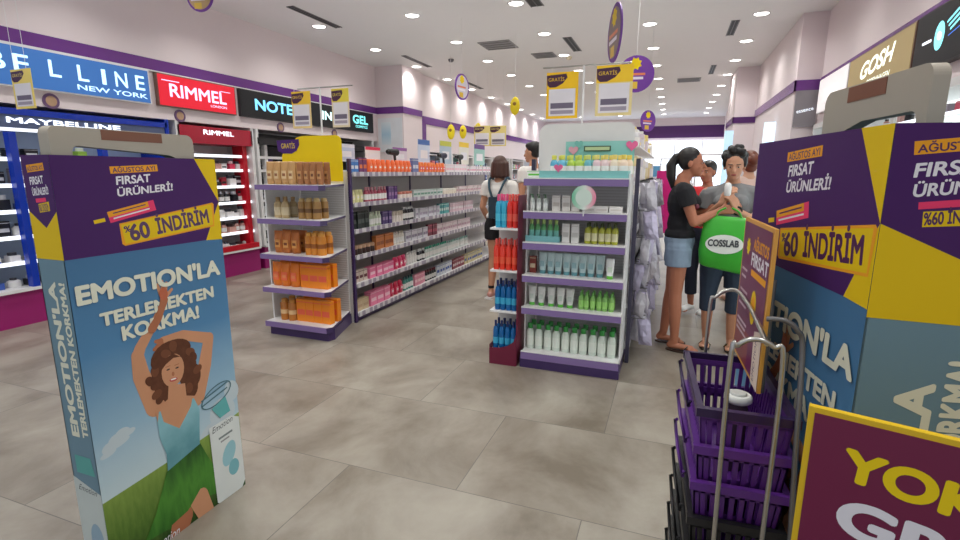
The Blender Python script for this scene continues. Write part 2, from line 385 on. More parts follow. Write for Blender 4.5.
# ------------------------------------------------------------------ products
def bottle_parts(h, r, body, cap, sy=.7, style='cap'):
    b = MB()
    b.lathe([(r * .93, 0), (r, .01), (r, h * .62), (r * .8, h * .74), (r * .42, h * .8), (r * .42, h * .82)], body, 10, sy=sy)
    lab = MB().lathe([(r * 1.02, h * .15), (r * 1.02, h * .55)], cap, 10, sy=sy)
    c = MB()
    if style == 'pump':
        c.lathe([(r * .45, h * .8), (r * .45, h * .86), (r * .15, h * .88), (r * .15, h * .95)], cap, 8); c.box(-r * .9, r * .2, -r * .2, r * .2, h * .94, h, cap)
    elif style == 'flip':
        c.lathe([(r * .62, h * .8), (r * .64, h * .98), (r * .55, h)], cap, 10, sy=sy)
    else: c.lathe([(r * .45, h * .8), (r * .45, h * .99), (r * .38, h)], cap, 10)
    return b, c
PM = {}
LIGHT = (238, 236, 232)
def product_mesh(kind, h, w, body, cap, label_c=None):
    """single mesh (small, far) : returns mesh"""
    key = (kind, h, w, body, cap, label_c)
    if key in PM: return PM[key]
    B, K = C_(body, .3), C_(cap, .35); L = C_(label_c or LIGHT)
    b = MB(); r = w / 2
    if kind in ('bottle', 'pump', 'flip'):
        a, c = bottle_parts(h, r, B, K, .7, 'cap' if kind == 'bottle' else kind)
        for q in (a, c):
            n = len(b.v); b.v += q.v; b.f += [tuple(i + n for i in f) for f in q.f]; b.sm += q.sm; b.m += [b.mi(q.mats[k]) for k in q.m]
        b.lathe([(r * 1.015, h * .14), (r * 1.015, h * .52)], L, 10, sy=.7)
    elif kind == 'tube':          # stands on its cap, crimped on top
        b.lathe([(r * .7, 0), (r * .74, h * .16)], K, 10, sy=.8)
        pts = []
        for z, rx, ry in ((h * .16, r * .72, r * .6), (h * .5, r * .92, r * .45), (h * .9, r, r * .12), (h, r, r * .05)):
            pts.append([(rx * math.cos(2 * math.pi * k / 10), ry * math.sin(2 * math.pi * k / 10), z) for k in range(10)])
        vs = sum(pts, []); fs = [(j * 10 + k, j * 10 + (k + 1) % 10, (j + 1) * 10 + (k + 1) % 10, (j + 1) * 10 + k) for j in range(3) for k in range(10)] + [tuple(range(30, 40))]
        b.add(vs, fs, B, True); b.box(-r * .5, r * .5, -r * .62, -r * .52, h * .35, h * .6, L)
    elif kind == 'carton':
        b.box(-r, r, -r * .6, r * .6, 0, h, B); b.box(-r * .8, r * .8, -r * .62, -r * .6, h * .3, h * .55, K); b.box(-r * 1.0, r * 1.0, -r * .61, r * .61, h * .86, h * .9, K)
    elif kind == 'jar':
        b.lathe([(r * .95, 0), (r, h * .1), (r, h * .6), (r * .9, h * .65)], B, 12); b.lathe([(r, h * .65), (r, h * .97), (r * .9, h)], K, 12)
    elif kind == 'can':
        b.lathe([(r, 0), (r, h * .8), (r * .8, h * .84)], B, 12); b.lathe([(r * .72, h * .84), (r * .72, h * .97), (r * .5, h)], K, 12); b.lathe([(r * 1.01, h * .3), (r * 1.01, h * .5)], L, 12)
    elif kind == 'pouch':         # pillow pack with a crimped top
        def ring(z, rx, ry): return [(rx * math.cos(2 * math.pi * k / 12) * (1 if abs(math.cos(2 * math.pi * k / 12)) < .9 else .95), ry * math.sin(2 * math.pi * k / 12), z) for k in range(12)]
        rs = [ring(0, r * .9, r * .5), ring(h * .2, r, r * .55), ring(h * .75, r * .97, r * .45), ring(h * .93, r, r * .12), ring(h, r, r * .06)]
        vs = sum(rs, []); fs = [(j * 12 + k, j * 12 + (k + 1) % 12, (j + 1) * 12 + (k + 1) % 12, (j + 1) * 12 + k) for j in range(4) for k in range(12)] + [tuple(range(48, 60)), tuple(range(12))[::-1]]
        b.add(vs, fs, B, True); b.box(-r * .55, r * .55, -r * .6, -r * .5, h * .25, h * .6, K); b.box(-r * .35, r * .35, -r * .62, -r * .58, h * .36, h * .48, L)
    elif kind == 'compact':
        b.box(-r, r, -r, r, 0, h * .7, B); b.lathe([(r * .8, h * .7), (r * .8, h)], K, 12)
    me = b.mesh(kind + '_mesh'); PM[key] = me
    return me
NAMES = dict(bottle='cosmetic_bottle', pump='pump_bottle', flip='shampoo_bottle', tube='lotion_tube', carton='product_carton', jar='cream_jar', can='spray_can', pouch='product_pouch', compact='tester_box')
CATS = dict(bottle='bottle', pump='bottle', flip='bottle', tube='tube', carton='box', jar='jar', can='spray can', pouch='packet', compact='box')
ORDW = ['first', 'second', 'third', 'fourth', 'fifth', 'sixth', 'seventh', 'eighth', 'ninth', 'tenth', 'eleventh', 'twelfth', 'thirteenth', 'fourteenth', 'fifteenth', 'sixteenth', 'seventeenth', 'eighteenth', 'nineteenth', 'twentieth'] + ['twenty-' + q for q in ('first', 'second', 'third', 'fourth', 'fifth', 'sixth', 'seventh', 'eighth', 'ninth')]
CNT = {}
def place(kind, h, w, body, cap, locs, look, where=None, lc=None, rz=0, group=None, frm='from the left', name=None):
    """look = what it is, where = shelf; each instance counts on from the one before on the same shelf"""
    me = product_mesh(kind, h, w, body, cap, lc); one = len(locs) == 1 and where is None
    for p in locs:
        o = bpy.data.objects.new(name or NAMES[kind], me); col.objects.link(o); o.location = p; o.rotation_euler = (0, 0, rz + random.uniform(-.07, .07))
        if one: lab = look
        else:
            k = CNT.get((look, where), 0); CNT[(look, where)] = k + 1; lab = '%s %s %s, %s' % (ORDW[k], look, frm, where)
        tag(o, lab, CATS[kind], group or ('%s, %s' % (look, where) if where else look))
def row(kind, h, w, body, cap, x0, x1, n, y, z, look, where, lc=None, deep=0, dy=.07, rz=0):
    for d in range(deep + 1):
        locs = [(x0 + (x1 - x0) * (k + .5) / n + random.uniform(-.003, .003), y + d * dy, z) for k in range(n)]
        place(kind, h, w, body, cap, locs, look, where if d == 0 else 'rear row, ' + where, lc, rz)

# ------------------------------------------------------------------ centre gondola end unit
ec = empty('shelf_end_unit', (-.645, 3.62, 0), label='white end-of-aisle shelf unit with lilac shelf lips, middle of the floor', cat='shelf unit')
Y0, Y1 = 0.0, .42
ZS = [1.455, 1.215, .985, .735, .485, .13]
MB().box(-.372, .372, .02, Y1, 0, .085, PURD).box(-.376, .376, 0, .03, .0, .088, PURD).build('plinth', ec)
bp = MB().box(-.35, .35, Y1 - .03, Y1, .08, 1.5, WHITE)
for k in range(60):
    z = .12 + k * .0225
    if z < 1.46: bp.box(-.35, .35, Y1 - .033, Y1 - .03, z, z + .006, OFFW)
bp.build('back_panel', ec)
for s in (-1, 1):
    MB().box(s * .372 - (.012 if s > 0 else 0), s * .372 + (0 if s > 0 else .012), .10, Y1, .08, 1.49, WHITE).build('side_panel', ec)
    MB().box(s * .40 - .015, s * .40 + .015, Y1 - .04, Y1 + .005, 0, 1.6, mat('slate_upright', (58, 54, 74), .4)).build('upright', ec)
for i, z in enumerate(ZS):
    zz = z
    sh = MB().box(-.366, .366, 0.01, Y1 - .03, zz - .012, zz, WHITE).build('shelf', ec)
    MB().box(-.37, .37, -.004, .012, zz - .052 if i < 5 else zz - .06, zz - .004, PURL).build('shelf_lip', sh)
    MB().box(-.37, .37, -.006, .012, zz - .004, zz + .004, WHITE).build('front_rail', sh)
EX, EY = -.645, 3.62
def er(kind, h, w, body, cap, a, b, n, y, sh, look, lc=None, deep=0, dy=.07):
    row(kind, h, w, body, cap, EX + a, EX + b, n, EY + y, ZS[sh] + .001, look, ['top', 'second', 'third', 'fourth', 'fifth', 'bottom'][sh] + ' shelf of central end unit', lc, deep, dy)
MID = 'of the central end unit'
# bottom shelf
er('flip', .205, .062, (212, 222, 210), (48, 142, 60), -.355, .34, 10, .10, 5, 'green capped clear bottle', (226, 232, 222), 1, .1)
# fifth
er('tube', .15, .062, (228, 228, 222), (96, 190, 70), -.35, .02, 5, .10, 4, 'white tube with green cap', (205, 214, 205))
er('bottle', .135, .04, (136, 190, 100), (110, 180, 80), .04, .31, 6, .10, 4, 'bright green bottle', (168, 222, 120), 1, .06)
# fourth
er('carton', .13, .05, (130, 50, 40), (210, 190, 160), -.35, -.29, 1, .13, 3, 'small brown red carton')
er('tube', .165, .066, (196, 216, 216), (104, 160, 168), -.27, .22, 8, .12, 3, 'silvery teal tube', (150, 185, 190))
er('tube', .15, .06, (240, 240, 236), (104, 190, 60), .23, .30, 1, .08, 3, 'white tube with green foot', (214, 226, 210))
# third
er('flip', .165, .042, (90, 160, 96), (176, 204, 120), -.35, -.12, 5, .10, 2, 'slim green bottle', (120, 190, 180))
er('carton', .14, .055, (226, 222, 218), (200, 196, 190), -.10, .04, 2, .10, 2, 'white upright carton')
er('bottle', .15, .045, (172, 172, 52), (60, 70, 30), .07, .31, 5, .10, 2, 'olive yellow bottle', (220, 214, 170), 1, .07)
# second
er('pump', .12, .038, (200, 206, 200), (70, 120, 70), -.35, -.2, 3, .10, 1, 'small clear pump bottle', (225, 228, 224))
er('carton', .115, .06, (226, 220, 214), (196, 186, 178), -.18, .03, 3, .12, 1, 'cream upright carton')
er('carton', .045, .09, (236, 232, 228), (216, 208, 200), .05, .33, 3, .10, 1, 'low white box')
tb = empty('tray', (EX - .24, EY + .11, ZS[2]), label='low teal cardboard tray around the green bottles on the third shelf', cat='tray')
MB().box(-.125, .13, -.045, -.04, .001, .045, C_((120, 178, 182))).build('front_wall', tb)
MB().box(-.128, -.124, -.045, .06, .001, .045, C_((120, 178, 182))).box(.128, .132, -.045, .06, .001, .045, C_((120, 178, 182))).build('side_wall', tb)
# round wobbler on the second shelf
wb = empty('shelf_wobbler', (EX + .075, EY - .03, ZS[1]), label='round pastel green and pink shelf wobbler in front of the second shelf', cat='sign')
MB().cone((0, -.004, .11), .085, (0, 0, .11), .085, grad_mat('pastel_disc', [(0, (128, 206, 170)), (.55, (226, 232, 226)), (1, (240, 140, 170))], 0, -.08, .08), 28, False).build('disc', wb)
MB().box(-.004, .004, .002, .006, -.02, .06, WHITE).build('stem', wb)
MB().cone((0, -.006, .11), .058, (0, -.004, .11), .058, C_((214, 230, 220)), 24, False).build('centre_label', wb)
# promo tray on the top shelf
tp = empty('promotion_display', (EX, EY, ZS[0] + .004), label='pastel teal promotion tray with header card on top of the central end unit', cat='display')
TEAL = C_((132, 198, 196)); HEART = C_((236, 110, 160)); 
MB().box(-.26, .36, .015, .02, 0, .05, TEAL).box(-.26, -.255, .02, .34, 0, .05, TEAL).box(.355, .36, .02, .34, 0, .05, TEAL).build('tray_rim', tp)
MB().box(-.14, .37, .355, .36, .0, .27, grad_mat('header_print', [(0, (206, 218, 150)), (.42, (190, 214, 160)), (.5, (130, 196, 190)), (1, (150, 206, 200))], 2, 0, .27)).build('header_card', tp)
def heart(name, cx, cz, s, y, parent, m):
    pts = []
    for k in range(28):
        t = 2 * math.pi * k / 28; pts.append((16 * math.sin(t) ** 3 / 17, (13 * math.cos(t) - 5 * math.cos(2 * t) - 2 * math.cos(3 * t) - math.cos(4 * t)) / 17))
    n = len(pts); vs = [(cx + s * p[0], y, cz + s * p[1]) for p in pts] + [(cx + s * p[0], y + .003, cz + s * p[1]) for p in pts]
    fs = [tuple(range(n)), tuple(range(n, 2 * n))[::-1]] + [(i, (i + 1) % n, n + (i + 1) % n, n + i) for i in range(n)]
    MB().add(vs, fs, m).build(name, parent)
heart('heart', .35, .235, .045, .35, tp, HEART); heart('heart', -.12, .07, .034, .008, tp, HEART); heart('heart', -.08, .205, .04, .348, tp, C_((226, 164, 178)))
heart('heart', -.04, .25, .035, .35, tp, C_((120, 190, 180)))
nb = MB().box(-.0, .2, .346, .354, .195, .235, C_((70, 96, 74))).build('name_board', tp)
MB().box(.01, .19, .344, .346, .203, .227, C_((190, 208, 160))).build('name_plate', nb)
for k, (c, c2) in enumerate([((96, 176, 206), (214, 214, 90)), ((110, 186, 214), (214, 214, 90)), ((176, 206, 80), (200, 214, 100)), ((180, 210, 90), (200, 210, 90)), ((110, 180, 190), (210, 214, 120)), ((226, 196, 202), (228, 214, 120)), ((232, 206, 206), (230, 210, 110)), ((236, 220, 196), (230, 206, 110)), ((240, 214, 190), (226, 200, 90))]):
    cn = ['sky blue', 'sky blue', 'lime', 'lime', 'teal', 'pale pink', 'pale pink', 'cream', 'cream'][k]
    place('flip', .16, .058, c, c2, [(EX - .18 + k * .062, EY + .14, ZS[0] + .006)], cn + ' pastel bottle', 'front row of the teal promotion tray', LIGHT)
    place('flip', .16, .058, c, c2, [(EX - .15 + k * .062, EY + .24, ZS[0] + .006)], cn + ' pastel bottle', 'rear row of the teal promotion tray', LIGHT)
place('carton', .05, .11, (232, 232, 226), (96, 196, 60), [(EX - .31, EY + .1, ZS[0] + .005), (EX - .31, EY + .18, ZS[0] + .005)], 'low white and green box', 'beside the pastel promotion tray', frm='from the front')
# tall clear/white backing above
pts = [(-.37, 0), (.36, 0), (.36, .33)]
for k in range(7): a = R(90 * k / 6); pts.append((.36 - .06 + .06 * math.cos(a), .31 + .06 * math.sin(a)))
for k in range(7): a = R(90 + 90 * k / 6); pts.append((-.37 + .08 + .08 * math.cos(a), .29 + .08 * math.sin(a)))
n = len(pts); MB().add([(p[0], .43, 1.5 + p[1]) for p in pts] + [(p[0], .44, 1.5 + p[1]) for p in pts], [tuple(range(n)), tuple(range(n, 2 * n))[::-1]] + [(i, (i + 1) % n, n + (i + 1) % n, n + i) for i in range(n)], mat('off_white_board', (226, 222, 220), .6)).build('header_board', ec)

# central gondola behind the end unit
def gondola(name, x0, x1, y0, y1, zs, label, kick=PURD):
    g = empty(name, ((x0 + x1) / 2, y0, 0), label=label, cat='shelf unit')
    hx = (x1 - x0) / 2; L = y1 - y0
    MB().box(-hx + .03, hx - .03, 0, L, 0, .075, kick).build('plinth', g)
    MB().box(-.02, .02, 0, L, .07, 1.5, OFFW).build('spine_panel', g)
    for k in range(int(L / 1.0) + 1):
        MB().box(-.03, .03, min(k * 1.0, L - .03), min(k * 1.0, L - .03) + .03, 0, 1.56, kick).build('upright', g)
    for i, z in enumerate(zs):
        for s in (-1, 1):
            a, b = (.02, hx) if s > 0 else (-hx, -.02)
            sh = MB().box(a, b, 0.01, L, z - .02, z, WHITE).build('shelf', g)
            MB().box(s * hx - (0 if s > 0 else .012), s * hx + (.012 if s > 0 else 0), 0.01, L, z - .032, z + .012, STRIP).build('price_strip', sh)
    return g
cg = gondola('aisle_gondola', -1.05, -.25, 4.09, 9.3, [.10, .45, .78, 1.12, 1.42], 'long central shelf gondola running back behind the central end unit')
# silvery hanging packets along its right side
SIL = mat('silver_foil', (226, 222, 232), .35, metal=.1, var=.25, scale=20)
SIL2 = mat('lilac_foil', (196, 188, 214), .4, metal=.05, var=.25, scale=20)
def packet_mesh(m, s):
    b = MB(); rnd = random.Random(s); nx, nz = 4, 5; W_, H_ = .055, .225
    vs = []; 
    for side in (1, -1):
        for j in range(nz + 1):
            for i in range(nx + 1):
                u, v_ = i / nx, j / nz; puff = (.03 * math.sin(math.pi * u) * math.sin(math.pi * v_) ** .6 + rnd.uniform(0, .014)) if 0 < i < nx and 0 < j < nz else 0
                vs.append((side * puff, (u - .5) * 2 * W_, -v_ * H_))
    o = (nx + 1) * (nz + 1); fs = []
    for k in range(2):
        for j in range(nz):
            for i in range(nx):
                a = k * o + j * (nx + 1) + i; f = (a, a + 1, a + nx + 2, a + nx + 1); fs.append(f if k == 0 else f[::-1])
    b.add(vs, fs, m); return b.mesh('packet')
PKS = [packet_mesh([SIL, SIL2][k % 2], k) for k in range(6)]
PKP = packet_mesh(mat('magenta_foil', (214, 60, 150), .35), 9)
hooks = {}
tiers = ['top', 'second', 'third', 'fourth', 'fifth', 'bottom']
for lv, z in enumerate((1.42, 1.20, .99, .78, .56, .33)):
    for k in range(27):
        y = 4.16 + k * .112
        me = PKS[(k * 3 + lv) % 6]
        if lv < 3 and 18 < k < 25: me = PKP
        o = bpy.data.objects.new('hanging_packet', me); col.objects.link(o)
        o.location = (-.165 + random.uniform(-.035, .035), y, z + random.uniform(-.015, .015)); o.rotation_euler = (random.uniform(-.25, .25), random.uniform(-.2, .1), random.uniform(-1.3, 1.3))
        pk = me is PKP
        kk = (pk, lv); CNT[kk] = CNT.get(kk, 0) + 1
        tag(o, '%s %s hanging packet from near end, %s tier, right side of central gondola' % (ORDW[CNT[kk] - 1], 'magenta' if pk else 'silvery', tiers[lv]), 'packet', ('magenta' if pk else 'silver') + ' packets, %s tier of the central gondola' % tiers[lv])
for lv, z in enumerate((1.42, 1.20, .99, .78, .56, .33)):
    b = MB().box(.40, .412, .03, 3.1, z + .0, z + .012, GREY)
    for k in range(27): b.box(.41, .52, .07 + k * .112 - .003, .07 + k * .112 + .003, z + .0, z + .006, GREY)
    b.build('hook_rail', cg)
# magenta garment bag hung at the far end of packets
pp = empty('pink_panel', (-.09, 7.0, 0), label='tall bright magenta panel hanging past the silvery packets beside the aisle', cat='sign board')
MB().cbox(-.10, .10, -.015, .015, .72, 1.52, mat('magenta_gloss', (226, 40, 140), .4), .006).build('panel', pp)
MB().tube([(0, 0, 1.52), (0, 0, 1.6), (-.12, 0, 1.6)], .004, CHROME).build('hook', pp)
# white packages heaped on top of the gondola
for k in range(22):
    y = 4.25 + k * .19; z = 1.42
    cols = [(236, 230, 224), (228, 214, 170), (214, 206, 214), (240, 236, 236), (222, 200, 150)]
    for j in range(2):
        kd = ['carton', 'pouch', 'jar'][(k + j) % 3]; hh = .10 + .05 * ((k * 7 + j) % 3)
        place(kd, hh, .11, cols[(k + j) % 5], cols[(k + j + 2) % 5], [(-.33 - j * .14, y, z + .001)], ['white', 'cream', 'lilac grey', 'bright white', 'buff'][(k + j) % 5] + ' ' + {'carton': 'box', 'pouch': 'pack', 'jar': 'tub'}[kd], ('front' if j == 0 else 'rear') + ' row on top of central gondola', rz=R(90), frm='from the near end', name={'carton': 'gift_box'}.get(kd))
        if kd == 'carton' and k < 10: place('carton', .12, .10, cols[(k + j + 3) % 5], cols[(k + j + 1) % 5], [(-.33 - j * .14, y, z + hh + .002)], ['white', 'cream', 'lilac grey', 'bright white', 'buff'][(k + j + 3) % 5] + ' upper box', ('front' if j == 0 else 'rear') + ' row on top of central gondola', rz=R(90), frm='from the near end', name='gift_box')

MB().box(.05, .36, .75, 5.0, .30 + 1.42, .312 + 1.42, WHITE).build('top_shelf', cg)
for k in range(5): MB().box(.07, .09, .8 + k * 1.0, .82 + k * 1.0, 1.42, 1.72, PURD).build('shelf_post', cg)
for k in range(20):
    cols = [(240, 236, 232), (232, 208, 120), (226, 222, 226), (246, 240, 236), (214, 196, 210)]; q = (k * 3) % 5
    place(['jar', 'carton', 'pouch', 'carton'][k % 4], .12 + .04 * (k % 3), .13, cols[q], cols[(q + 2) % 5], [(-.37, 4.95 + k * .2, 1.734)], ['white', 'gold', 'pearl', 'bright white', 'mauve'][q] + ' ' + ['tub', 'box', 'pack', 'box'][k % 4], 'raised shelf above the central gondola', rz=R(90), frm='from the near end', name='gift_box' if k % 2 else None)

# ------------------------------------------------------------------ narrow side stand with bottles
st = empty('bottle_stand', (-1.15, 3.72, 0), label='narrow white side stand of shower bottles with dark red side panel', cat='display stand')
MAR = mat('maroon_card', (112, 24, 56), .4)
MB().box(.098, .104, -.11, .12, .0, 1.33, MAR).build('side_panel', st)
MB().box(-.12, .098, .11, .12, .0, 1.3, OFFW).build('back_panel', st)
SZ = [.115, .44, .76, 1.085]
for z in SZ: MB().box(-.12, .098, -.11, .11, z - .015, z, WHITE).build('shelf', st)
pts = [(-.12, 0), (.098, 0), (.098, .26), (.08, .2), (.03, .16), (-.03, .14), (-.12, .13)]
n = len(pts); MB().add([(p[0], -.115, p[1]) for p in pts] + [(p[0], -.11, p[1]) for p in pts], [tuple(range(n)), tuple(range(n, 2 * n))[::-1]] + [(i, (i + 1) % n, n + (i + 1) % n, n + i) for i in range(n)], MAR).build('front_card', st)
MB().box(-.12, -.115, -.11, .11, 0, .16, MAR).build('side_card', st)
def tall_bottles(lab, body, cap, x0, x1, n, z, h, deep=1, lc=None):
    locs = [(-1.15 + x0 + (x1 - x0) * (k + .5) / n, 3.72 - .07 + d * .075, z + .001) for k in range(n) for d in range(deep + 1)]
    p, c = bottle_parts(h, .0225, C_(body, .2), C_(cap, .3), .9, 'cap')
    p.lathe([(.0228, h * .2), (.0228, h * .42)], C_(lc or body), 10, sy=.9)
    pm, cm = p.mesh('bottle_body'), c.mesh('cap')
    for i_, q in enumerate(locs):
        t = empty('shower_bottle', q, random.uniform(-.1, .1), '%s %s from the left, %s row, %s' % (ORDW[i_ // (deep + 1)], lab[0], ['front', 'rear'][i_ % (deep + 1)], lab[1]), 'bottle', ', '.join(lab))
        for nm, me in (('bottle_body', pm), ('cap', cm)):
            o = bpy.data.objects.new(nm, me); col.objects.link(o); o.parent = t
tall_bottles(('deep blue bottle', 'bottom shelf of narrow side stand'), (14, 96, 160), (18, 34, 90), -.105, .09, 4, SZ[0], .235, 1, (60, 170, 210))
tall_bottles(('deep blue bottle', 'second lowest shelf of narrow side stand'), (14, 96, 160), (18, 34, 90), -.09, .09, 4, SZ[1], .235, 1, (60, 170, 210))
tall_bottles(('clear red bottle', 'third shelf up of narrow side stand'), (232, 62, 44), (226, 80, 70), -.105, .09, 4, SZ[2], .235, 1, (240, 90, 60))
tall_bottles(('light blue bottle', 'top shelf of narrow side stand'), (56, 170, 206), (226, 80, 130), -.09, -.0, 2, SZ[3], .25, 1, (80, 190, 220))
tall_bottles(('red bottle', 'top shelf of narrow side stand'), (222, 54, 46), (228, 90, 80), .0, .09, 2, SZ[3], .25, 1, (236, 96, 80))

# ------------------------------------------------------------------ left gondola and its tapered end unit
lg = gondola('aisle_gondola', -3.85, -2.88, 4.18, 9.2, [.085, .385, .67, .93, 1.19, 1.485], 'long left-hand shelf gondola with white price strips and dark purple plinth')
MB().box(.455, .485, -.03, .0, 0, 1.62, PURD).box(-.485, -.455, -.03, 0, 0, 1.62, PURD).box(-.46, .46, -.03, 0, 1.0, 1.5, OFFW).box(-.46, .46, -.03, 0, .0, 1.0, OFFW).build('end_frame', lg)
ORD = ['bottom', 'second lowest', 'third', 'fourth', 'fifth', 'top']
SEQ = {
 5: [('carton', .13, .07, (60, 120, 190), (220, 220, 220), 2, 'blue'), ('carton', .15, .06, (120, 60, 110), (230, 120, 60), 2, 'plum'), ('pouch', .14, .09, (250, 110, 50), (255, 140, 90), 10, 'orange'), ('carton', .17, .07, (110, 120, 170), (220, 220, 230), 2, 'slate blue'), ('pouch', .13, .08, (250, 130, 60), (240, 90, 110), 9, 'orange and pink'), ('carton', .12, .09, (236, 226, 228), (240, 190, 200), 8, 'white and pink'), ('carton', .1, .09, (232, 226, 226), (220, 150, 170), 14, 'pale')],
 4: [('pouch', .13, .07, (226, 222, 160), (250, 240, 200), 3, 'pale yellow'), ('bottle', .15, .06, (176, 74, 96), (214, 150, 160), 7, 'rose red'), ('carton', .15, .06, (92, 56, 120), (150, 110, 160), 3, 'violet'), ('jar', .08, .08, (228, 214, 206), (190, 110, 90), 4, 'cream and rust'), ('carton', .09, .09, (198, 206, 202), (100, 150, 130), 9, 'grey green'), ('jar', .08, .07, (232, 222, 206), (230, 224, 214), 6, 'ivory'), ('carton', .1, .08, (222, 206, 204), (200, 150, 160), 16, 'blush')],
 3: [('carton', .17, .07, (40, 48, 46), (90, 100, 96), 4, 'black'), ('bottle', .15, .055, (196, 206, 180), (220, 226, 200), 4, 'sage'), ('carton', .14, .06, (84, 66, 120), (160, 140, 180), 3, 'violet'), ('jar', .12, .06, (226, 216, 208), (200, 186, 170), 4, 'ivory'), ('bottle', .16, .05, (40, 40, 44), (220, 220, 220), 5, 'black and white'), ('carton', .12, .08, (206, 204, 212), (170, 160, 180), 8, 'lilac grey'), ('carton', .14, .06, (70, 160, 160), (220, 236, 230), 5, 'turquoise'), ('carton', .13, .07, (216, 186, 196), (230, 220, 224), 12, 'dusty pink')],
 2: [('jar', .09, .07, (60, 40, 36), (200, 160, 130), 5, 'dark brown'), ('carton', .15, .09, (196, 120, 66), (150, 84, 50), 4, 'copper brown'), ('bottle', .15, .06, (224, 216, 204), (206, 196, 180), 4, 'ivory'), ('carton', .13, .07, (210, 206, 214), (150, 140, 160), 8, 'lilac grey'), ('carton', .15, .06, (120, 40, 60), (190, 90, 110), 4, 'wine red'), ('carton', .13, .08, (222, 206, 210), (190, 150, 166), 14, 'pale rose')],
 1: [('carton', .12, .07, (214, 196, 184), (100, 40, 50), 3, 'beige'), ('carton', .12, .12, (232, 120, 160), (246, 200, 214), 4, 'pink'), ('pouch', .14, .10, (214, 44, 96), (240, 150, 170), 3, 'crimson'), ('bottle', .15, .06, (228, 226, 222), (220, 218, 216), 4, 'white'), ('bottle', .15, .06, (40, 40, 42), (220, 220, 220), 3, 'black'), ('bottle', .15, .055, (206, 216, 210), (70, 170, 140), 12, 'white and green'), ('bottle', .14, .06, (214, 220, 216), (150, 190, 180), 12, 'mint grey')],
 0: [('carton', .12, .10, (206, 184, 150), (190, 160, 130), 2, 'tan'), ('carton', .15, .13, (236, 128, 164), (250, 200, 214), 3, 'pink'), ('pouch', .15, .10, (204, 30, 70), (240, 120, 150), 3, 'crimson'), ('bottle', .16, .06, (70, 140, 130), (40, 90, 90), 4, 'teal'), ('carton', .14, .07, (230, 150, 170), (250, 210, 214), 4, 'rose'), ('bottle', .14, .06, (44, 44, 46), (120, 40, 50), 5, 'black'), ('carton', .15, .08, (214, 218, 226), (60, 90, 170), 6, 'white and blue'), ('carton', .14, .07, (140, 40, 60), (220, 200, 200), 6, 'wine red'), ('carton', .15, .09, (220, 206, 160), (60, 90, 170), 8, 'cream')],
}
ZL = [.085, .385, .67, .93, 1.19, 1.485]
for sh, seq in SEQ.items():
    y = 4.24; run = 0
    for kind, h, wd, c, c2, n, cn in seq:
        run += 1; locs = []
        gap = wd * 1.07
        for k in range(n):
            if y + k * gap > 9.0: break
            locs.append((-2.955 - (0 if kind != 'compact' else 0) + random.uniform(-.008, .006), y + (k + .5) * gap, ZL[sh] + .002))
        y += n * gap + .015
        place(kind, h, wd, c, c2, locs, '%s %s' % (cn, {'carton': 'carton', 'pouch': 'soft pack', 'bottle': 'bottle', 'jar': 'jar'}[kind]), '%s shelf of left gondola' % ORD[sh], rz=R(90), frm='from near end')
# header cards and small gadgets on top of the gondola
for k, (y, wd, h, c, c2, what) in enumerate([(4.45, .3, .16, (196, 206, 226), (228, 228, 236), 'pale blue'), (4.95, .3, .15, (240, 236, 236), (230, 60, 90), 'white and red'), (5.55, .35, .17, (226, 214, 224), (150, 90, 160), 'lilac edged'), (6.2, .34, .3, (206, 216, 236), (70, 110, 180), 'tall light blue'), (6.9, .4, .32, (190, 206, 220), (200, 200, 60), 'blue and yellow'), (7.6, .4, .34, (236, 232, 220), (250, 210, 40), 'white and yellow'), (8.3, .5, .34, (160, 206, 196), (110, 60, 140), 'green and purple')]):
    t = empty('topper_card', (-3.12, y, 1.485), R(90), label='%s topper card standing on the left gondola' % what, cat='sign board')
    MB().box(-wd / 2, wd / 2, 0, .006, .13, .13 + h, C_(c)).build('card', t)
    MB().box(-wd / 2, wd / 2, -.001, 0, .13 + h * .78, .13 + h, C_(c2)).box(-wd * .3, wd * .3, -.001, 0, .13 + h * .2, .13 + h * .55, C_((238, 236, 240))).build('printed_band', t)
    MB().box(-wd / 2, -wd / 2 + .01, 0, .01, 0, .14, GREY).box(wd / 2 - .01, wd / 2, 0, .01, 0, .14, GREY).build('bracket', t)
for k, (y, c, what) in enumerate([(5.2, (30, 28, 34), 'nearer black'), (6.55, (34, 36, 60), 'navy'), (7.15, (40, 44, 40), 'farther dark')]):
    t = empty('hair_dryer', (-3.02, y, 1.66), R(90), label='%s hair dryer displayed on top of the left gondola' % what, cat='hair dryer')
    MB().cone((-.09, 0, .06), .032, (.09, 0, .06), .04, C_(c), 14).build('barrel', t)
    MB().cone((.04, 0, .05), .017, (.06, 0, -.06), .015, C_(c), 10).build('handle', t)
    MB().cone((-.12, 0, .06), .018, (-.09, 0, .06), .03, BLACK, 10).build('nozzle', t)
    MB().box(.045, .075, -.02, .02, -.17, -.06, WHITE).build('stand', t)

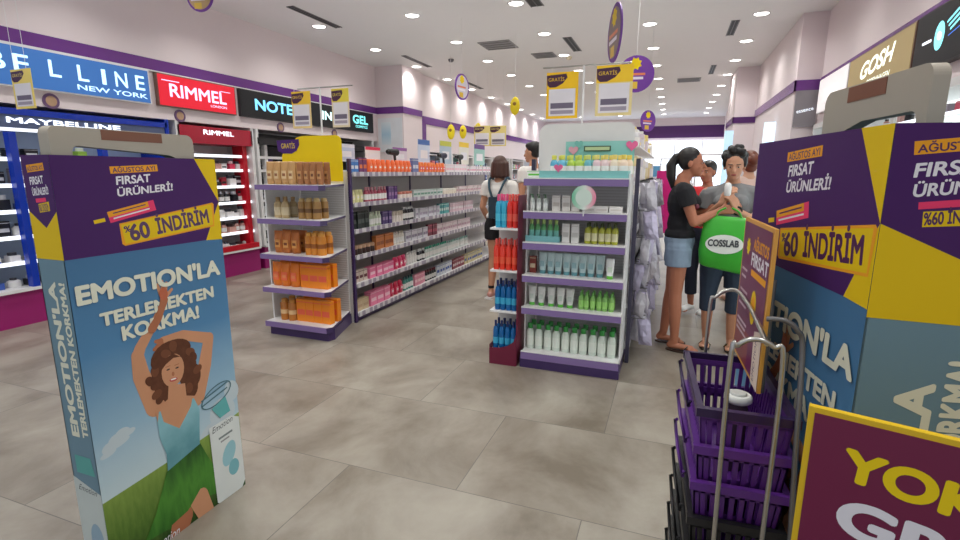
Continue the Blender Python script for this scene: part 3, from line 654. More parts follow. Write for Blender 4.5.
# tapered end unit
le = empty('shelf_end_unit', (-3.12, 3.55, 0), label='tapered white end unit with purple lips at the near end of left gondola', cat='shelf unit')
def trap(f, b, y0, y1): return [(-f, y0), (f, y0), (b, y1), (-b, y1)]
ZE = [1.385, 1.085, .765, .455, .13]
def trapz(inset=0): return [(-.35 + inset, 0 + inset), (.35 - inset, 0 + inset), (.375 - inset, .08), (.19, .59), (-.35 + inset, .59)]
MB().prism([(-.32, .03), (.33, .03), (.35, .1), (.19, .59), (-.32, .59)], 0, .1, PURD).build('plinth', le)
bk = MB().box(-.32, .19, .565, .58, .1, 1.42, OFFW)
for k in range(56): bk.box(-.32, .19, .562, .565, .12 + k * .023, .126 + k * .023, WHITE)
bk.build('back_panel', le)
MB().box(-.36, -.345, .12, .58, .1, 1.38, WHITE).build('side_panel', le)
for i, z in enumerate(ZE):
    sh = MB().prism([(-.345, .012), (.33, .012), (.36, .06), (.19, .56), (-.345, .56)], z - .012, z, WHITE).build('shelf', le)
    lipz = (z - .045 if i < 4 else z - .05)
    MB().prism([(-.35, 0), (.335, 0), (.335, .012), (-.35, .012)], lipz, z - .002, PURL).prism([(.335, 0), (.365, .058), (.357, .062), (.33, .012)], lipz, z - .002, PURD).prism([(.365, .058), (.197, .56), (.19, .56), (.357, .062)], z - .02, z - .002, PURD).build('shelf_lip', sh)
LX, LY = -3.12, 3.55
def lr(kind, h, wd, body, cap, a, b, n, y, sh, look, lc=None, deep=1, dy=.1):
    row(kind, h, wd, body, cap, LX + a, LX + b, n, LY + y, ZE[sh] + .001, look, ['top', 'second', 'third', 'fourth', 'bottom'][sh] + ' shelf of left end unit', lc, deep, dy)
LE = 'of the tapered left end unit'
lr('pouch', .2, .088, (196, 150, 96), (226, 196, 150), -.32, -.0, 4, .14, 0, 'gold hair pack', (150, 96, 60))
lr('pouch', .195, .07, (160, 104, 62), (196, 146, 96), .01, .29, 4, .14, 0, 'brown hair pack', (110, 66, 40))
lr('bottle', .185, .085, (190, 164, 120), (168, 136, 90), -.27, -.1, 2, .14, 1, 'pale gold bottle', (214, 196, 160))
lr('can', .18, .075, (168, 126, 70), (206, 176, 120), .0, .24, 3, .14, 1, 'bronze gold canister', (110, 76, 44))
lr('pouch', .2, .1, (196, 112, 46), (226, 160, 90), -.28, .0, 3, .13, 2, 'copper brown pouch', (120, 60, 30))
lr('can', .2, .08, (214, 134, 40), (226, 160, 70), .07, .27, 3, .13, 2, 'amber canister', (150, 84, 30))
lr('pouch', .22, .11, (240, 128, 30), (250, 120, 80), -.32, -.02, 3, .12, 3, 'orange pouch', (250, 150, 100))
lr('carton', .215, .10, (246, 140, 30), (246, 104, 76), .0, .28, 3, .14, 3, 'orange carton', (250, 150, 100))
lr('can', .2, .085, (190, 116, 44), (206, 140, 60), -.26, -.08, 2, .12, 4, 'bronze canister', (230, 190, 140))
lr('carton', .21, .10, (246, 142, 30), (246, 104, 76), -.07, .30, 4, .14, 4, 'orange carton', (250, 150, 100))
YEL = mat('yellow_print', (238, 206, 26), .4, var=.02); PURP = mat('purple_print', (78, 44, 112), .35, var=.03); PURK = mat('deep_purple_print', (72, 34, 96), .3, var=.03)
def brand_badge(face, u, v, s, txt, parent, m=None):     # slanted oval badge
    pts = [(u - s, v - s * .45), (u + s, v - s * .52), (u + s * 1.02, v - s * .1), (u + s * .75, v + s * .3), (u + s * .3, v + s * .5), (u - s * .5, v + s * .48), (u - s * .95, v + s * .3)]
    face.poly(pts, m or PURP)
hd = empty('header_sign', (LX, 3.98, 1.39), label='yellow header board with purple name badge on the tapered left end unit', cat='sign board')
pts = [(-.13, .14)] + [(.33, .12)] + [(.33 - .05 + .05 * math.cos(R(a)), .31 + .05 * math.sin(R(a))) for a in range(0, 91, 15)] + [(.05, .355), (-.05, .31), (-.13, .27)]
pts = [(-.40, .02), (.28, .02)] + [(.28 - .06 + .06 * math.cos(R(a)), .375 + .06 * math.sin(R(a))) for a in range(0, 91, 15)] + [(-.16, .435), (-.22, .42), (-.28, .36), (-.38, .30), (-.4, .25)]
n = len(pts); MB().add([(p[0], 0, p[1]) for p in pts] + [(p[0], .008, p[1]) for p in pts], [tuple(range(n)), tuple(range(n, 2 * n))[::-1]] + [(i, (i + 1) % n, n + (i + 1) % n, n + i) for i in range(n)], YEL).build('board', hd)
F = Face(hd.location + V((0, -.002, .4)), (1, 0, 0), (0, 0, -1), (0, -1, 0))
F.O = V((0, -.002, .4)); brand_badge(F, -.32, .06, .13, '', hd)
F.mb.build('name_badge', hd); F.text('GRATİS', -.40, .075, .045, YEL, width=.16, parent=hd)

# ------------------------------------------------------------------ hanging posters
def poster(px0, py0, px1, py1, Y, label, tone=(244, 196, 30), rz=0, numbers=True, frame=None):
    a, b = at(px0, py0, Y), at(px1, py1, Y); wd, ht = abs(b.x - a.x), a.z - b.z
    t = empty('hanging_price_poster', ((a.x + b.x) / 2, Y, b.z), rz, label, 'poster', 'yellow price posters hung over the gondolas')
    YM = mat('poster_yellow', tone, .4); FM = mat('poster_frame', frame or tone, .4)
    MB().box(-wd / 2, wd / 2, 0, .004, 0, ht, FM).build('board', t)
    F = Face((-wd / 2, 0, ht), (1, 0, 0), (0, 0, -1), (0, -1, 0))
    F.rect(0, 0, wd, ht * .34, YM); F.rect(wd * .08, ht * .36, wd * .92, ht * .94, C_((226, 220, 226)))
    F.rect(wd * .14, ht * .66, wd * .86, ht * .78, C_((110, 100, 120))); F.rect(wd * .14, ht * .82, wd * .86, ht * .9, C_((160, 150, 165)))
    pts = [(0, .06), (.62, .04), (.66, .12), (.52, .24), (.3, .32), (.1, .32), (.02, .26)]
    F.poly([(u * wd, v * ht) for u, v in pts], mat('badge_dark', (70, 30, 60), .4))
    F.mb.build('printed_sheet', t)
    F.text('GRATİS', wd * .06, ht * .19, ht * .075, YM, width=wd * .5, parent=t)
    
    return t, wd, ht
def rod_stand(px0, py0, px1, py1, polex, Y, zb, label, posters):
    a, b = at(px0, py0, Y), at(px1, py1, Y)
    t = empty('poster_rail', ((a.x + b.x) / 2, Y, zb), 0, label, 'poster stand')
    p = at(polex, (py0 + py1) / 2, Y)
    L = (b.x - a.x) / 2; z = (a.z + b.z) / 2 - zb
    MB().tube([(-L, .01, z), (L, .01, z)], .007, CHROME).build('rail', t)
    MB().tube([(p.x - t.location.x, .01, 0), (p.x - t.location.x, .01, z)], .009, WHITE).build('pole', t)
    MB().lathe([(.05, 0), (.05, .01), (.012, .02)], GREY, 14, c=(p.x - t.location.x, .01)).build('foot', t)
    return t, z + zb
_, rz1 = rod_stand(297, 90, 352, 84, 319, 4.6, 1.487, 'thin T shaped poster rail standing on the left gondola', None)
_, rz2 = rod_stand(543, 70, 632, 60, 584, 4.6, 1.422, 'thin T shaped poster rail standing on the central gondola', None)
for args in ((291, 92, 312, 128, 4.6, 'yellow price poster with maroon badge, left one of the pair over the left gondola', (240, 196, 50), 0, True, (236, 206, 140)),
             (331, 89, 350, 127, 4.6, 'paler yellow price poster, right one of the pair over the left gondola', (226, 206, 70), 0, True, (222, 206, 176)),
             (547, 73, 577, 118, 4.6, 'yellow framed price poster, left one of the pair over the central unit', (246, 196, 20)),
             (597, 66, 631, 115, 4.6, 'yellow topped price poster, right one of the pair over the central unit', (244, 200, 40), 0, True, (232, 212, 150))):
    t, wd, ht = poster(*args)
    rzz = rz1 if args[0] < 400 else rz2
    c = MB()
    for s in (-.35, .35): c.tube([(s * wd, .002, ht), (s * wd, .008, rzz - t.location.z)], .002, WHITE, 5)
    c.build('clip', t)
# poster on the far left by the wall
t, wd, ht = poster(10, 70, 36, 108, 2.45, 'pale yellow price poster hung near the blue wall sign at the left edge', (240, 214, 110), numbers=False)
c = MB(); [c.tube([(s * wd * .3, .002, ht), (s * wd * .3, .002, CEIL - t.location.z)], .0015, WHITE, 5) for s in (-1, 1)]; c.build('cord', t)

# hanging discs
def disc(loc, r, rz, label, rim, face_c, txt=None, sy=1.0):
    t = empty('hanging_disc_sign', loc, rz, label, 'hanging sign', None)
    MB().cone((0, -.006, 0), r, (0, .006, 0), r, rim, 32, False).build('disc', t)
    F = Face((-r, -.007, r), (1, 0, 0), (0, 0, -1), (0, -1, 0)); 
    F.ell(r, r, r * .86, r * .86, face_c, n=32)
    star = [(r * .95 + r * (.36 if k % 2 else .26) * math.cos(math.pi * k / 8), r * .45 + r * (.36 if k % 2 else .26) * math.sin(math.pi * k / 8)) for k in range(16)]
    F.poly(star, YEL); F.rect(r * .3, r * .95, r * 1.5, r * 1.08, C_((230, 130, 90))); F.rect(r * .3, r * 1.16, r * 1.4, r * 1.3, C_((236, 226, 240)))
    F.rect(r * .55, r * 1.42, r * 1.1, r * 1.8, C_((226, 186, 60)))
    F.mb.build('printed_face', t)
    F2 = Face((r, .007, r), (-1, 0, 0), (0, 0, -1), (0, 1, 0)); F2.ell(r, r, r * .86, r * .86, face_c, n=32); F2.poly(star, YEL)
    F2.rect(r * .3, r * .95, r * 1.5, r * 1.08, C_((230, 130, 90))); F2.rect(r * .3, r * 1.16, r * 1.4, r * 1.3, C_((236, 226, 240))); F2.mb.build('printed_face', t)
    MB().tube([(0, 0, r), (0, 0, CEIL - loc[2])], .0025, WHITE, 5).build('cord', t)
    return t
VIO = mat('violet_print', (120, 70, 160), .4); TAUP = mat('taupe_print', (150, 130, 130), .4)
disc(at(636, 74, 5.5), .175, R(10), 'purple disc sign with yellow burst hanging right of the price posters', VIO, VIO)
disc(at(615, 33, 5.0), .25, R(-70), 'purple rimmed disc sign seen edge on, highest of the hanging signs', VIO, TAUP)
disc(at(462, 87, 7.0), .18, R(80), 'small round sign seen obliquely below the left downlights', VIO, C_((214, 206, 220)))
disc(at(200, -4, 4.2), .15, R(10), 'round brown and purple sign cut by the top edge of the picture', VIO, C_((196, 160, 110)))
disc(at(648, 121, 8.0), .15, R(50), 'purple and yellow disc sign low over the far end of the central gondola', VIO, VIO)
def oval(loc, label):
    t = empty('hanging_yellow_sign', loc, 0, label, 'hanging sign')
    MB().ell((0, 0, 0), (.08, .035, .14), mat('yellow_balloon', (240, 214, 30), .4)).build('body', t)
    MB().ell((0, -.03, .03), (.03, .012, .03), C_((150, 110, 30))).build('printed_face', t)
    MB().tube([(0, 0, .13), (0, 0, CEIL - loc[2])], .003, WHITE, 5).build('cord', t)
oval(at(515, 106, 8.0), 'yellow oval sign hanging above the two shoppers in the left aisle')
for k, (px, py, Y) in enumerate([(451, 132, 9.0), (463, 132, 10.2), (478, 129, 11.5)]):
    oval(at(px, py, Y), 'small yellow oval sign, %s of the three over the far left shelves' % ['nearest', 'middle', 'farthest'][k])
for k, (px, Y, wd) in enumerate([(483, 10.4, .3), (499, 10.6, .25)]):
    t, a_, b_ = poster(px - 9, 126, px + 7, 146, Y, 'distant white and yellow poster, %s one behind the two shoppers in the left aisle' % ['left', 'right'][k], (226, 206, 130), numbers=False)
    c = MB(); [c.tube([(s * a_ * .3, .002, b_), (s * a_ * .3, .002, CEIL - t.location.z)], .002, WHITE, 5) for s in (-1, 1)]; c.build('cord', t)

# ------------------------------------------------------------------ left wall signs (lightboxes)
def wall_sign(side, y0, y1, z0, z1, m, label, frame=None, name='lightbox_sign'):
    X = XL if side == 'L' else XR; s = 1 if side == 'L' else -1
    t = empty(name, (X, (y0 + y1) / 2, z0), 0, label, 'shop sign')
    h = (y1 - y0) / 2
    xs = sorted((s * .001, s * .05))
    MB().box(xs[0], xs[1], -h, h, 0, z1 - z0, frame or WHITE).build('casing', t)
    xf = sorted((s * .05, s * .054)); MB().box(xf[0], xf[1], -h + .015, h - .015, .012, z1 - z0 - .012, m).build('panel', t)
    if side == 'L': F = Face((s * .0545, -h, z1 - z0), (0, 1, 0), (0, 0, -1), (1, 0, 0))
    else: F = Face((s * .0545, h, z1 - z0), (0, -1, 0), (0, 0, -1), (-1, 0, 0))
    return t, F
def em(name, rgb, e): return mat(name, rgb, emit=e)
BLU = em('sign_blue', (52, 100, 164), .58); ICE = em('letter_ice', (190, 224, 246), 1.0)
t, F = wall_sign('L', .9, 4.46, 2.27, 2.65, BLU, 'long blue backlit sign with pale white brand lettering on the left wall')
for i, (ch, y) in enumerate(zip('MAYBELLINE', [1.08, 1.36, 1.72, 2.60, 2.92, 3.28, 3.6, 3.9, 4.05, 4.3])):
    pass
# letters at their measured places along the wall
for ch, y, wd in (('M', 1.15, .17), ('A', 1.6, .17), ('Y', 2.05, .17), ('B', 2.93, .13), ('E', 3.13, .12), ('L', 3.42, .1), ('L', 3.68, .1), ('I', 3.92, .035), ('N', 4.06, .13), ('E', 4.29, .10)):
    F.text(ch, y - .9, .235 if True else 0, .155, ICE, width=wd, bold=.012, parent=t)
F.text('NEW YORK', 3.66 - .9, .325, .05, ICE, width=.75, bold=.015, parent=t)
RED = em('sign_red', (206, 22, 44), .6); PINKW = em('letter_pinkwhite', (232, 196, 232), 1.0)
t, F = wall_sign('L', 4.55, 5.72, 2.27, 2.65, RED, 'red backlit sign with pale pink lettering on the left wall', mat('bronze_frame', (120, 90, 80), .4))
F.text('RIMMEL', .16, .255, .15, PINKW, width=.84, bold=.02, parent=t)
F.text('LONDON', .74, .315, .03, PINKW, width=.26, bold=.01, parent=t); F.rect(.06, .07, .3, .08, PINKW); F.rect(.9, .09, 1.08, .098, PINKW); F.mb.build('accent_line', t)
BLK = em('sign_black', (8, 9, 14), .4); CY = em('letter_cyan', (120, 200, 240), 1.1)
t, F = wall_sign('L', 5.80, 7.05, 2.27, 2.65, BLK, 'black backlit sign with bright blue lettering on the left wall', mat('dark_frame', (40, 36, 40), .4))
F.text('NOTE', .28, .26, .15, CY, width=.78, bold=.03, parent=t)
t, F = wall_sign('L', 7.12, 9.25, 2.27, 2.65, BLK, 'dark backlit sign with pale green letters, behind the pair of hanging posters', mat('dark_frame', (40, 36, 40), .4))
F.text('INO', .5, .25, .14, em('letter_green', (206, 240, 240), 1.1), width=.5, bold=.03, parent=t); F.text('GEL', 1.42, .23, .15, em('letter_aqua', (120, 226, 226), 1.1), width=.5, bold=.03, parent=t)
F.text('COSMETICS', 1.5, .31, .045, em('letter_aqua', (120, 226, 226), 1.1), width=.4, bold=.02, parent=t)
# small round badges on the fascia
for y, lab in ((3.42, 'oval purple badge under the blue sign'), (4.85, 'oval purple badge under the red sign'), (6.62, 'oval purple badge under the black sign'), (8.0, 'oval purple badge under the dark green lettered sign')):
    t = empty('fascia_badge', (XL, y, 2.18), 0, lab + ' on the left wall', 'badge')
    MB().cone((0, 0, 0), .075, (.012, 0, 0), .075, mat('badge_purple', (110, 80, 120), .3), 24, False).build('disc', t)
    MB().cone((.012, 0, 0), .05, (.015, 0, 0), .05, C_((186, 150, 120)), 20, False).build('printed_face', t)

# ------------------------------------------------------------------ left wall cosmetics units
def wall_unit(y0, y1, frame_m, kick_m, label, zs, header_m, header_txt=None, back=WHITE, post=None, led=None, hz=(1.90, 2.08)):
    t = empty('cosmetics_wall_unit', (-6.1, (y0 + y1) / 2, 0), 0, label, 'shelf unit')
    h = (y1 - y0) / 2
    MB().box(-.25, .22, -h, h, 0, .34, kick_m).box(-.25, .26, -h, h, .34, .37, WHITE).build('base_cabinet', t)
    MB().box(-.25, -.23, -h, h, .37, 2.1, back).build('back_panel', t)
    hdr = MB().box(-.23, .25, -h, h, hz[0], hz[1], header_m).build('header', t)
    for s in (-1, 1): MB().box(-.23, .25, s * h - .025, s * h + .025, .37, 2.12, post or frame_m).build('side_post', t)
    for z in zs:
        sh = MB().box(-.23, .16, -h + .03, h - .03, z - .02, z, WHITE).build('shelf', t)
        MB().box(.16, .172, -h + .03, h - .03, z - .03, z + .008, led or WHITE).build('light_strip', sh)
    F = Face((.251, -h, 2.08), (0, 1, 0), (0, 0, -1), (1, 0, 0))
    return t, F, hdr
LEDW = mat('led_strip', (240, 246, 255), emit=1.15)
BLUM = mat('royal_blue_gloss', (16, 56, 176), .25)
t, F, _ = wall_unit(1.2, 4.66, BLUM, MAGK, 'blue framed lit cosmetics wall unit under the long blue sign', [.62, .87, 1.12, 1.37, 1.62], BLUM, led=LEDW, back=mat('grey_blue_back', (166, 182, 208), .5), hz=(2.02, 2.08))
MB().box(-.23, .24, -1.7, 1.7, 1.9, 2.02, mat('slate_fascia', (84, 96, 130), .4)).build('fascia', t); MB().box(.10, .20, -1.7, 1.7, 1.875, 1.9, LEDW).build('light_tube', t)
F.text('MAYBELLINE', 1.83, .135, .05, em('letter_white', (236, 244, 255), 1.2), width=1.05, bold=.03, parent=t)
for k, y in enumerate((-.85, .12, .95)):
    MB().box(.17, .25, y - .03, y + .03, .37, 1.86, BLUM).build('blue_post', t)
t, F, _ = wall_unit(4.80, 6.02, mat('red_gloss', (196, 20, 40), .3), MAGK, 'red framed lit cosmetics wall unit under the red sign', [.62, .84, 1.06, 1.29, 1.52, 1.72], mat('red_header', (178, 24, 52), .35), post=WHITE, led=LEDW, hz=(1.86, 2.08))
F.text('RIMMEL', .38, .1, .06, em('letter_white', (236, 244, 255), 1.2), width=.5, bold=.02, parent=t)
MB().box(.0, .2, .46, .53, .37, 1.86, mat('red_gloss', (196, 20, 40), .3)).build('red_post', t)
MB().box(.2, .262, -.57, .57, .37, .44, mat('red_gloss', (196, 20, 40), .3)).build('red_rail', t)
t, F, _ = wall_unit(6.12, 9.3, WHITE, MAGK, 'black backed cosmetics wall unit with white posts under the black sign', [.62, .84, 1.06, 1.29, 1.52, 1.72], BLACK, post=WHITE, led=WHITE, back=BLACK, hz=(1.9, 2.0))
for y in (-1.35, -.55, .25, 1.0): MB().box(.1, .17, y - .03, y + .03, .37, 1.95, WHITE).build('inner_post', t)
PAL = [((30, 30, 36), (200, 200, 206), 'black'), ((214, 60, 90), (240, 200, 206), 'rose'), ((236, 232, 232), (60, 60, 70), 'white'), ((200, 150, 140), (60, 40, 40), 'nude'), ((60, 90, 170), (220, 226, 240), 'blue'), ((150, 190, 70), (230, 236, 210), 'lime'), ((186, 40, 60), (30, 30, 30), 'red'), ((150, 140, 150), (230, 230, 236), 'grey')]
shn = ['lowest', 'second lowest', 'third', 'fourth', 'fifth', 'sixth']
def wall_stock(y0, y1, zs, uname, pal, step=.13):
    for i, z in enumerate(zs):
        y = y0; k = 0
        while y < y1:
            c, c2, cn = random.choice(pal); kd = random.choice(['compact', 'carton', 'bottle', 'compact'])
            h = random.choice([.09, .12, .15]); wd = random.choice([.09, .12])
            place(kd, h, wd, c, c2, [(-6.02, y, z + .001)], '%s %s' % (cn, {'compact': 'tester box', 'carton': 'make-up box', 'bottle': 'bottle'}[kd]), '%s shelf of %s wall unit' % (shn[i], uname), rz=R(90), frm='from near end', name={'carton': 'make_up_box'}.get(kd)); y += step + random.uniform(-.01, .02)
wall_stock(2.35, 3.75, [.37, .62, .87, 1.12, 1.37, 1.62], 'blue', [PAL[i] for i in (0, 2, 4, 7, 5, 0)], .15)
wall_stock(4.9, 5.9, [.37, .62, .84, 1.06, 1.29, 1.52, ][:6], 'red', [PAL[i] for i in (0, 1, 2, 3, 6, 2)], .115)
wall_stock(6.2, 8.0, [.37, .62, .84, 1.06, 1.29, 1.52], 'black', [PAL[i] for i in (0, 2, 7, 0)], .16)
# pale header screens on the jog
t = empty('wall_poster', (-5.52, 9.45, 1.9), 0, 'white wall poster with a faint blue picture on the wall step beyond the dark sign', 'poster')
MB().box(-.28, .28, -.02, 0, 0, .68, C_((226, 226, 232))).build('board', t)
MB().box(-.2, .02, -.022, -.02, .15, .6, grad_mat('blue_pic', [(0, (226, 230, 236)), (.5, (176, 206, 226)), (1, (226, 232, 238))], 2, .1, .6)).build('printed_picture', t)
# far left shelves
for k, (y0, c, what) in enumerate([(10.5, (176, 196, 220), 'pale blue'), (12.0, (140, 196, 186), 'sea green'), (13.6, (206, 196, 216), 'lilac'), (15.4, (226, 220, 226), 'whitish'), (17.2, (190, 206, 220), 'grey blue')]):
    t = empty('wall_shelf_unit', (-5.55, y0 + .75, 0), 0, '%s backed shelf unit, far along the left wall' % what, 'shelf unit')
    MB().box(-.2, -.15, -.72, .72, 0, 1.95, C_(c)).build('back_panel', t)
    MB().box(-.2, .3, -.74, -.70, 0, 1.95, WHITE).build('side_panel', t); MB().box(-.2, .3, .70, .74, 0, 1.95, WHITE).build('side_panel', t)
    for z in (.2, .55, .9, 1.25, 1.6, 1.9): MB().box(-.15, .28, -.7, .7, z - .02, z, WHITE).build('shelf', t)
    for z in (.2, .55, .9, 1.25, 1.6):
        for q in range(6):
            cc = random.choice(PAL); place('carton', .16, .14, cc[0], cc[1], [(-5.38, y0 + .2 + q * .2, z + .001)], '%s box' % cc[2], '%s far left shelf unit' % what, rz=R(90), frm='from near end', name='stock_box')

# ------------------------------------------------------------------ right wall
t, F = wall_sign('R', 3.4, 5.27, 2.27, 2.70, BLK, 'black backlit sign with glowing blue round logo on the right wall', BLACK)
CY2 = em('logo_cyan', (130, 226, 236), 1.2)
LW = em('letter_white', (236, 244, 255), 1.2)
F.ell(.42, .22, .075, .10, CY2, n=24); F.ell(.42, .22, .04, .03, em('logo_pale', (210, 246, 250), 1.2), rot=.5); F.rect(.15, .215, .30, .235, LW)
for k in range(3): F.limb([(.52 + k * .03, .15 + k * .03, .008), (.66 + k * .03, .10 + k * .03, .009)], CY2)
F.limb([(.56, .25, .004), (.72, .22, .004)], em('letter_blue', (60, 110, 200), 1.0)); F.mb.build('round_logo', t)
t, F = wall_sign('R', 5.30, 6.95, 2.27, 2.70, em('sign_gold', (158, 138, 96), .42), 'gold brown backlit sign with white script on the right wall', mat('bronze_frame', (120, 90, 80), .4))
F.text('GOSH', .42, .26, .15, em('letter_cream', (226, 234, 220), 1.0), width=.85, bold=.03, parent=t, shear=.3, rot=R(3)); F.text('COPENHAGEN', .62, .345, .05, em('letter_cream', (226, 234, 220), 1.0), width=.6, bold=.02, parent=t, shear=.3)
t, F = wall_sign('R', 6.98, 8.2, 2.27, 2.70, em('sign_pale', (214, 208, 208), .75), 'pale white sign with faint lettering on the right wall', WHITE)
[F.limb([(.3 + k * .12, .28, .008), (.36 + k * .12, .16, .01), (.38 + k * .12, .27, .007)], em('letter_silver', (236, 240, 236), 1.0)) for k in range(5)]; F.mb.build('script_lettering', t)
t = empty('lightbox_sign', (1.64, 8.35, 2.12), 0, 'grey square sign with white script on the near face of the right pillar', 'shop sign')
MB().box(-.13, .13, -.04, -.001, .0, .48, C_((140, 134, 140))).build('panel', t)
F = Face((-.13, -.041, .48), (1, 0, 0), (0, 0, -1), (0, -1, 0)); F.text('essence', .03, .3, .05, em('letter_white', (236, 244, 255), 1.0), width=.2, parent=t, rot=R(12))
def right_unit(y0, y1, label, lit):
    t = empty('cosmetics_wall_unit', (1.95, (y0 + y1) / 2, 0), 0, label, 'shelf unit'); h = (y1 - y0) / 2
    MB().box(-.3, .2, -h, h, 0, .36, OFFW).build('base_cabinet', t)
    MB().box(.15, .2, -h, h, .36, 2.14, mat('lit_back', (236, 240, 240), emit=lit)).build('back_panel', t)
    for s in (-1, 1): MB().box(-.2, .2, s * h - .02, s * h + .02, .36, 2.14, WHITE).build('side_post', t)
    MB().box(-.2, .2, -h + .02, h - .02, 2.08, 2.14, WHITE).build('header', t)
    for z in (.7, .95, 1.2, 1.45, 1.7, 1.92):
        sh = MB().box(-.15, .15, -h + .02, h - .02, z - .015, z, mat('glass_shelf', (206, 226, 222), .15)).build('shelf', t)
        MB().box(-.16, -.15, -h + .02, h - .02, z - .02, z + .006, LEDW).build('light_strip', sh)
    return t
right_unit(1.6, 4.2, 'bright lit white cosmetics unit on the right wall under the black sign', 2.0)
right_unit(4.25, 6.2, 'lit cosmetics unit on the right wall under the gold sign', 1.2)
right_unit(6.25, 8.25, 'lit cosmetics unit on the right wall next to the pillar', 1.2)
for u, (a, b, nm) in enumerate([(1.8, 4.1, 'nearest'), (4.35, 6.1, 'middle'), (6.35, 8.15, 'farthest')]):
    for zi, z in enumerate((.95, 1.2, 1.45, 1.7, 1.92)):
        y = a
        while y < b:
            cc = random.choice(PAL); kd = random.choice(['bottle', 'carton', 'jar']); place(kd, random.choice([.08, .11, .13]), .07, cc[0], cc[1], [(1.88, y, z + .001)], '%s %s' % (cc[2], kd), '%s shelf of %s right wall unit' % (['lowest', 'second', 'third', 'fourth', 'top'][zi], nm), rz=R(90), frm='from near end', name='boxed_cosmetic' if kd == 'carton' else None); y += .17
for px, Y, c, what in ((766, 9.6, (206, 226, 236), 'pale blue lit column display'), (757, 11.3, (170, 200, 216), 'blue white lit column display')):
    a = at(px, 165, Y)
    t = empty('column_display', (min(a.x, 1.42 if Y < 10 else .98), Y, 0), 0, what + ' in front of the right pillar', 'display')
    MB().cbox(-.07, .07, -.07, .07, 0, 2.25, OFFW, .02).build('column', t); MB().cbox(-.075, .075, -.075, .075, 1.2, 2.3, mat('lit_blue_%d' % px, c, emit=.9), .02).build('light_box', t)

# bright shelving at the far end of the right aisle
for k, (x, y) in enumerate([(1.05, 14.5), (.1, 18.5)]):
    t = empty('lit_display_case', (x, y, 0), 0, 'white lit display case %s' % ['by the step of the right wall', 'standing far back in the right aisle'][k], 'display')
    MB().box(-.5, .5, 0, .4, 0, .9, OFFW).build('base_cabinet', t); MB().box(-.5, .5, .3, .4, .9, 1.9, mat('lit_case', (226, 238, 250), emit=1.5)).build('light_panel', t)
    MB().box(-.52, -.48, 0, .4, .9, 1.95, WHITE).box(.48, .52, 0, .4, .9, 1.95, WHITE).box(-.5, .5, 0, .3, 1.38, 1.4, WHITE).box(-.52, .52, 0, .4, 1.93, 1.97, WHITE).build('frame', t)

# ------------------------------------------------------------------ security gates in printed sleeves
BEI = mat('beige_plastic', (172, 162, 148), .5, var=.02)
SKY = grad_mat('sky_print', [(0, (196, 214, 220)), (.25, (150, 184, 206)), (.55, (84, 134, 176)), (1, (66, 110, 150))], 2, .32, 1.3, (3, .12))
SIDE = mat('side_blue_print', (112, 142, 158), .4, var=.03)
CREAM = mat('cream_letter', (226, 226, 206), .45); WHL = mat('white_letter', (232, 228, 234), .45)
ORG = mat('orange_print', (236, 160, 40), .4); PNK = mat('pink_print', (236, 64, 110), .4); DKP = mat('dark_purple_letter', (76, 30, 84), .4)
YLW = mat('golden_print', (228, 192, 24), .4, var=.02)
SKIN = mat('printed_skin', (206, 148, 112), .4); SKIN2 = mat('printed_skin_shade', (176, 110, 78), .4); HAIRP = mat('printed_hair', (98, 58, 40), .4, var=.3, scale=40)
TOP = grad_mat('printed_top', [(0, (96, 150, 160)), (.5, (140, 190, 200)), (1, (120, 176, 190))], 2, .35, .65, (14, .5))
SKIRT = grad_mat('printed_skirt', [(0, (40, 92, 30)), (.5, (78, 138, 50)), (1, (44, 84, 36))], 2, 0, .35, (12, .9, (3, 3, .6)))
GRASS = grad_mat('printed_grass', [(0, (40, 70, 24)), (.35, (84, 116, 44)), (.8, (130, 156, 72)), (1, (160, 178, 96))], 2, 0, .42, (22, .4, (3, 3, .8)))
CLOUD = mat('printed_cloud', (196, 208, 214), .5)
